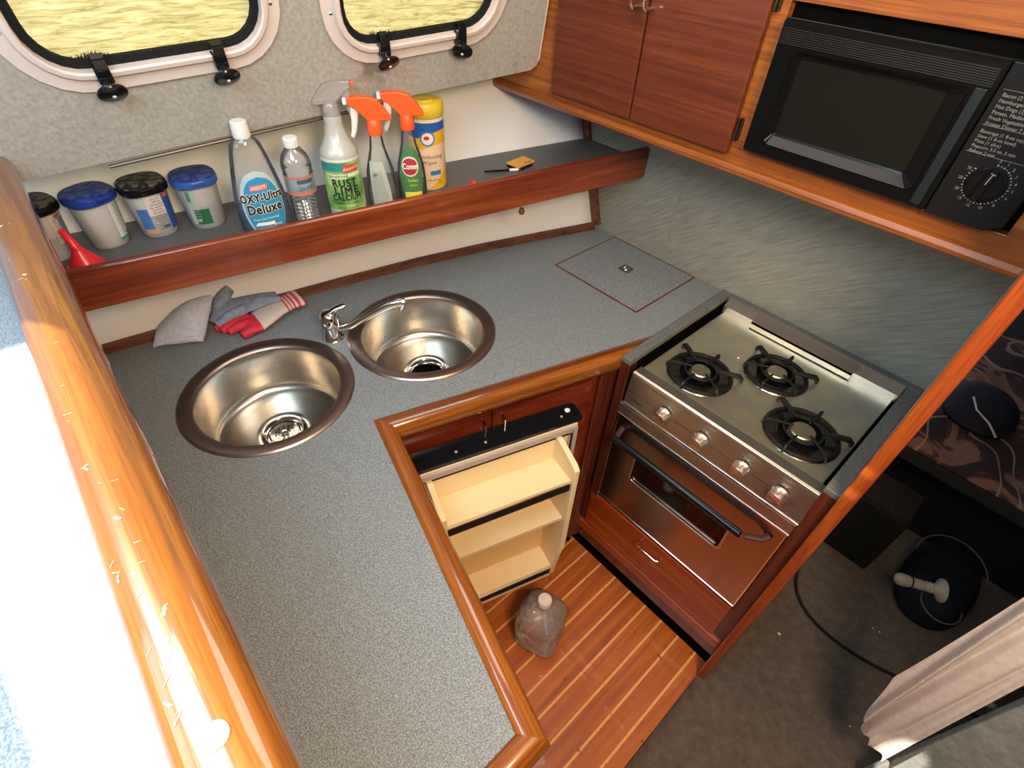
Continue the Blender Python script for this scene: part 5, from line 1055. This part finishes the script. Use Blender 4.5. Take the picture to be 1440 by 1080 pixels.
# ================================================================== beyond the partition
mb = MB(); mb.tube([(0.040, 1.46, 0.013), (0.050, 1.36, 0.013), (0.085, 1.285, 0.013), (0.15, 1.243, 0.013), (0.22, 1.232, 0.013), (0.30, 1.236, 0.013), (0.40, 1.262, 0.013), (0.55, 1.33, 0.013), (0.75, 1.36, 0.013)], 0.0055, 10)
tag(mb.build('power_cord', M_blackm, subsurf=1), 'black cord curving across the brown carpet', 'cord')
for (x, y, r, lb_) in ((0.117, 1.121, 0.005, 'largest pale chip of debris on the carpet, left of the black cord'), (0.311, 1.370, 0.0026, 'tiny white crumb on carpet, left of the pair beyond the cord'), (0.330, 1.374, 0.0028, 'tiny white crumb on carpet, right of the pair beyond the cord'), (0.378, 1.034, 0.0024, 'tiny white crumb on carpet just left of the curtain hem')):
    mb = MB(); mb.loft([(0.0085, r, r*0.8, 3), (0.0085+r*0.7, r*0.8, r*0.6, 3)], 7, fn=lambda a, b, c: (a+x, b+y, c)); tag(mb.build('crumb', flat('crumb_white', (0.72, 0.66, 0.58), 0.8)), lb_, 'crumb', 'crumbs on the brown carpet')
# gathered curtain
mb = MB(); rows = []
for j in range(41):
    v = j/40; row = []
    for i in range(61):
        u = i/60; x = 0.284+0.112*u
        hem = 0.53-0.20*min(1, u/0.32)**0.7-0.085*max(0, (u-0.3)/0.7)+0.022*math.sin(u*21+0.6)
        z = hem+(2.04-hem)*v**1.3
        spread = 1.0-0.12*v
        y = 0.872+0.013*math.sin(u*17+1.2*math.sin(v*3))*(0.6+0.4*math.sin(v*5+u*3))+0.002*math.sin(u*41+v*9)
        row.append((0.284+(x-0.284)*spread+0.006*math.sin(v*6+u*8), y, z))
    rows.append(row)
mb.sheet(rows)
tag(mb.build('curtain', cloth('pinkish_beige_curtain', (0.62, 0.50, 0.44), (0.74, 0.62, 0.56), 60, fine=1300, bump=0.3), solid=0.002, subsurf=1), 'gathered pinkish-beige curtain hanging beside the doorway', 'curtain')
# step box in the dark
t = thing('step_box', 'black carpeted step box on the cabin floor beyond the post', 'step', (0.15, 1.62, 0.0095))
mb = MB(); mb.box(0.040, 0.208, 1.548, 1.70, 0.0095, 0.30); mb.build('box_body', M_blackm, t, smooth=False, bevel=0.01)
mb = MB(); mb.box(0.045, 0.203, 1.553, 1.695, 0.300, 0.308); mb.build('tread', cloth('dark_brown_tread', (0.020, 0.013, 0.010), (0.035, 0.024, 0.018)), t, smooth=False, bevel=0.004)
# berth with patterned blanket
t = thing('berth', 'dark berth platform in the forward cabin', 'berth', (0.6, 2.1, 0.0095))
mb = MB(); mb.box(0.035, 1.9, 1.85, 3.05, 0.0095, 0.415); mb.build('berth_base', M_blackm, t, smooth=False)
mb = MB(); mb.box(0.035, 0.62, 1.66, 3.05, 0.416, 0.470); mb.build('mattress', flat('dark_mattress', (0.012, 0.009, 0.010), 0.9), t, smooth=False, bevel=0.012)
def floral():
    mt, n, l, b = new_mat('maroon_peach_floral'); tc = n.new('ShaderNodeTexCoord'); ns = n.new('ShaderNodeTexNoise'); ns.inputs['Scale'].default_value = 7; ns.inputs['Detail'].default_value = 4; ns.inputs['Distortion'].default_value = 1.0; l.new(tc.outputs['Object'], ns.inputs['Vector'])
    r = ramp(n, l, ns.outputs['Fac'], [(0.46, (0.022, 0.007, 0.009)), (0.53, (0.055, 0.018, 0.018)), (0.57, (0.20, 0.085, 0.055)), (0.70, (0.16, 0.07, 0.045))])
    wv = n.new('ShaderNodeTexWave'); wv.inputs['Scale'].default_value = 3; wv.inputs['Distortion'].default_value = 22; wv.inputs['Detail'].default_value = 1; l.new(tc.outputs['Object'], wv.inputs['Vector'])
    r2 = ramp(n, l, wv.outputs['Fac'], [(0.965, (0, 0, 0)), (0.985, (1, 1, 1))]); mx = n.new('ShaderNodeMix'); mx.data_type = 'RGBA'; l.new(r2.outputs[0], mx.inputs[0]); l.new(r.outputs[0], mx.inputs[6]); mx.inputs[7].default_value = (0.26, 0.16, 0.12, 1)
    l.new(mx.outputs[2], b.inputs['Base Color']); b.inputs['Roughness'].default_value = 0.9; return mt
mb = MB(); rows = []
for j in range(31):
    rows.append([(0.036+0.62*i/40, 1.652+(0.9)*j/30, 0.492+0.010*math.sin(i*0.5+j*0.3)*math.sin(j*0.45)+(-0.016 if j == 0 else 0)) for i in range(41)])
mb.sheet(rows); tag(mb.build('blanket', floral(), solid=0.006, subsurf=1), 'maroon and peach floral blanket spread over the dark berth', 'blanket')
t = thing('black_jacket', 'black garment with a pale drawcord heaped on the floral blanket', 'jacket', (0.16, 1.95, 0.49))
mb = MB(); rj = random.Random(4)
mb.loft([(0.502, 0.10, 0.13, 2.6, 0.17, 1.96), (0.515, 0.105, 0.135, 2.4, 0.17, 1.96), (0.545, 0.09, 0.12, 2.2, 0.165, 1.97), (0.560, 0.05, 0.07, 2.0, 0.16, 1.97)], 30); o = mb.build('garment', cloth('black_nylon', (0.010, 0.009, 0.014), (0.022, 0.018, 0.028), 30, rough=0.6), t, subsurf=1)
mb = MB(); mb.tube([(0.13, 1.93, 0.563), (0.155, 1.885, 0.555), (0.20, 1.862, 0.546), (0.235, 1.835, 0.530)], 0.003, 8); mb.build('drawcord', flat('pale_cord', (0.55, 0.48, 0.44), 0.7), t)
# dark bag with loops, pale handle resting on it
t = thing('duffel_bag', 'soft black bag slumped on the carpet between step box and curtain', 'bag', (0.385, 1.64, 0.0095))
mb = MB(); mb.loft([(0.0095, 0.095, 0.165, 2.4, 0.385, 1.64), (0.05, 0.105, 0.180, 2.4, 0.385, 1.64), (0.11, 0.100, 0.170, 2.3, 0.382, 1.64), (0.14, 0.080, 0.140, 2.2, 0.382, 1.64), (0.150, 0.045, 0.08, 2.0, 0.38, 1.64)], 36); mb.build('bag_body', cloth('black_bag_cloth', (0.007, 0.008, 0.011), (0.015, 0.017, 0.022), 25, rough=0.7), t, subsurf=1)
for (cx, cy, r, z, a0, a1) in ((0.40, 1.50, 0.055, 0.135, 2.6, 6.6), (0.375, 1.66, 0.10, 0.146, 0.2, 3.3)):
    mb = MB(); mb.tube([(cx+r*math.cos(a0+(a1-a0)*k/20), cy+r*1.2*math.sin(a0+(a1-a0)*k/20), z+0.008-0.02*((k/20-0.5)**2)) for k in range(21)], 0.0022, 6); mb.build('piping_loop', flat('grey_piping', (0.10, 0.10, 0.11), 0.6), t)
t = thing('plunger_handle', 'pale beige knobbed handle with a round flange resting on the black bag', 'handle', (0.32, 1.48, 0.16))
h0 = Vector((0.262, 1.452, 0.172)); h1 = Vector((0.385, 1.518, 0.180)); hd_ = (h1-h0).normalized(); q = Vector((0, 0, 1)).rotation_difference(hd_).to_matrix(); L = (h1-h0).length
fnh = lambda x, y, z: h0+q@Vector((x, y, z))
M_bei = flat('beige_rubber', (0.42, 0.35, 0.26), 0.5)
mb = MB(); mb.lathe([(0.0, 0.0), (0.010, 0.002), (0.0175, 0.009), (0.0200, 0.020), (0.0190, 0.034), (0.0165, 0.044), (0.0160, 0.060), (0.0160, 0.076), (0.0145, 0.084), (0.0165, 0.088), (0.0150, 0.092), (0.0170, 0.097), (0.0160, 0.104), (0.0180, 0.112)], 32, fn=fnh); mb.build('grip', M_bei, t)
mb = MB(); mb.lathe([(0.0180, 0.112), (0.026, 0.118), (0.036, 0.124), (0.037, 0.130), (0.030, 0.133), (0.0, 0.132)], 36, fn=fnh); mb.build('flange', M_bei, t)
mb = MB(); mb.lathe([(0.0178, 0.043), (0.0182, 0.0455), (0.0172, 0.048)], 28, fn=fnh); mb.build('dark_band', M_blackm, t)
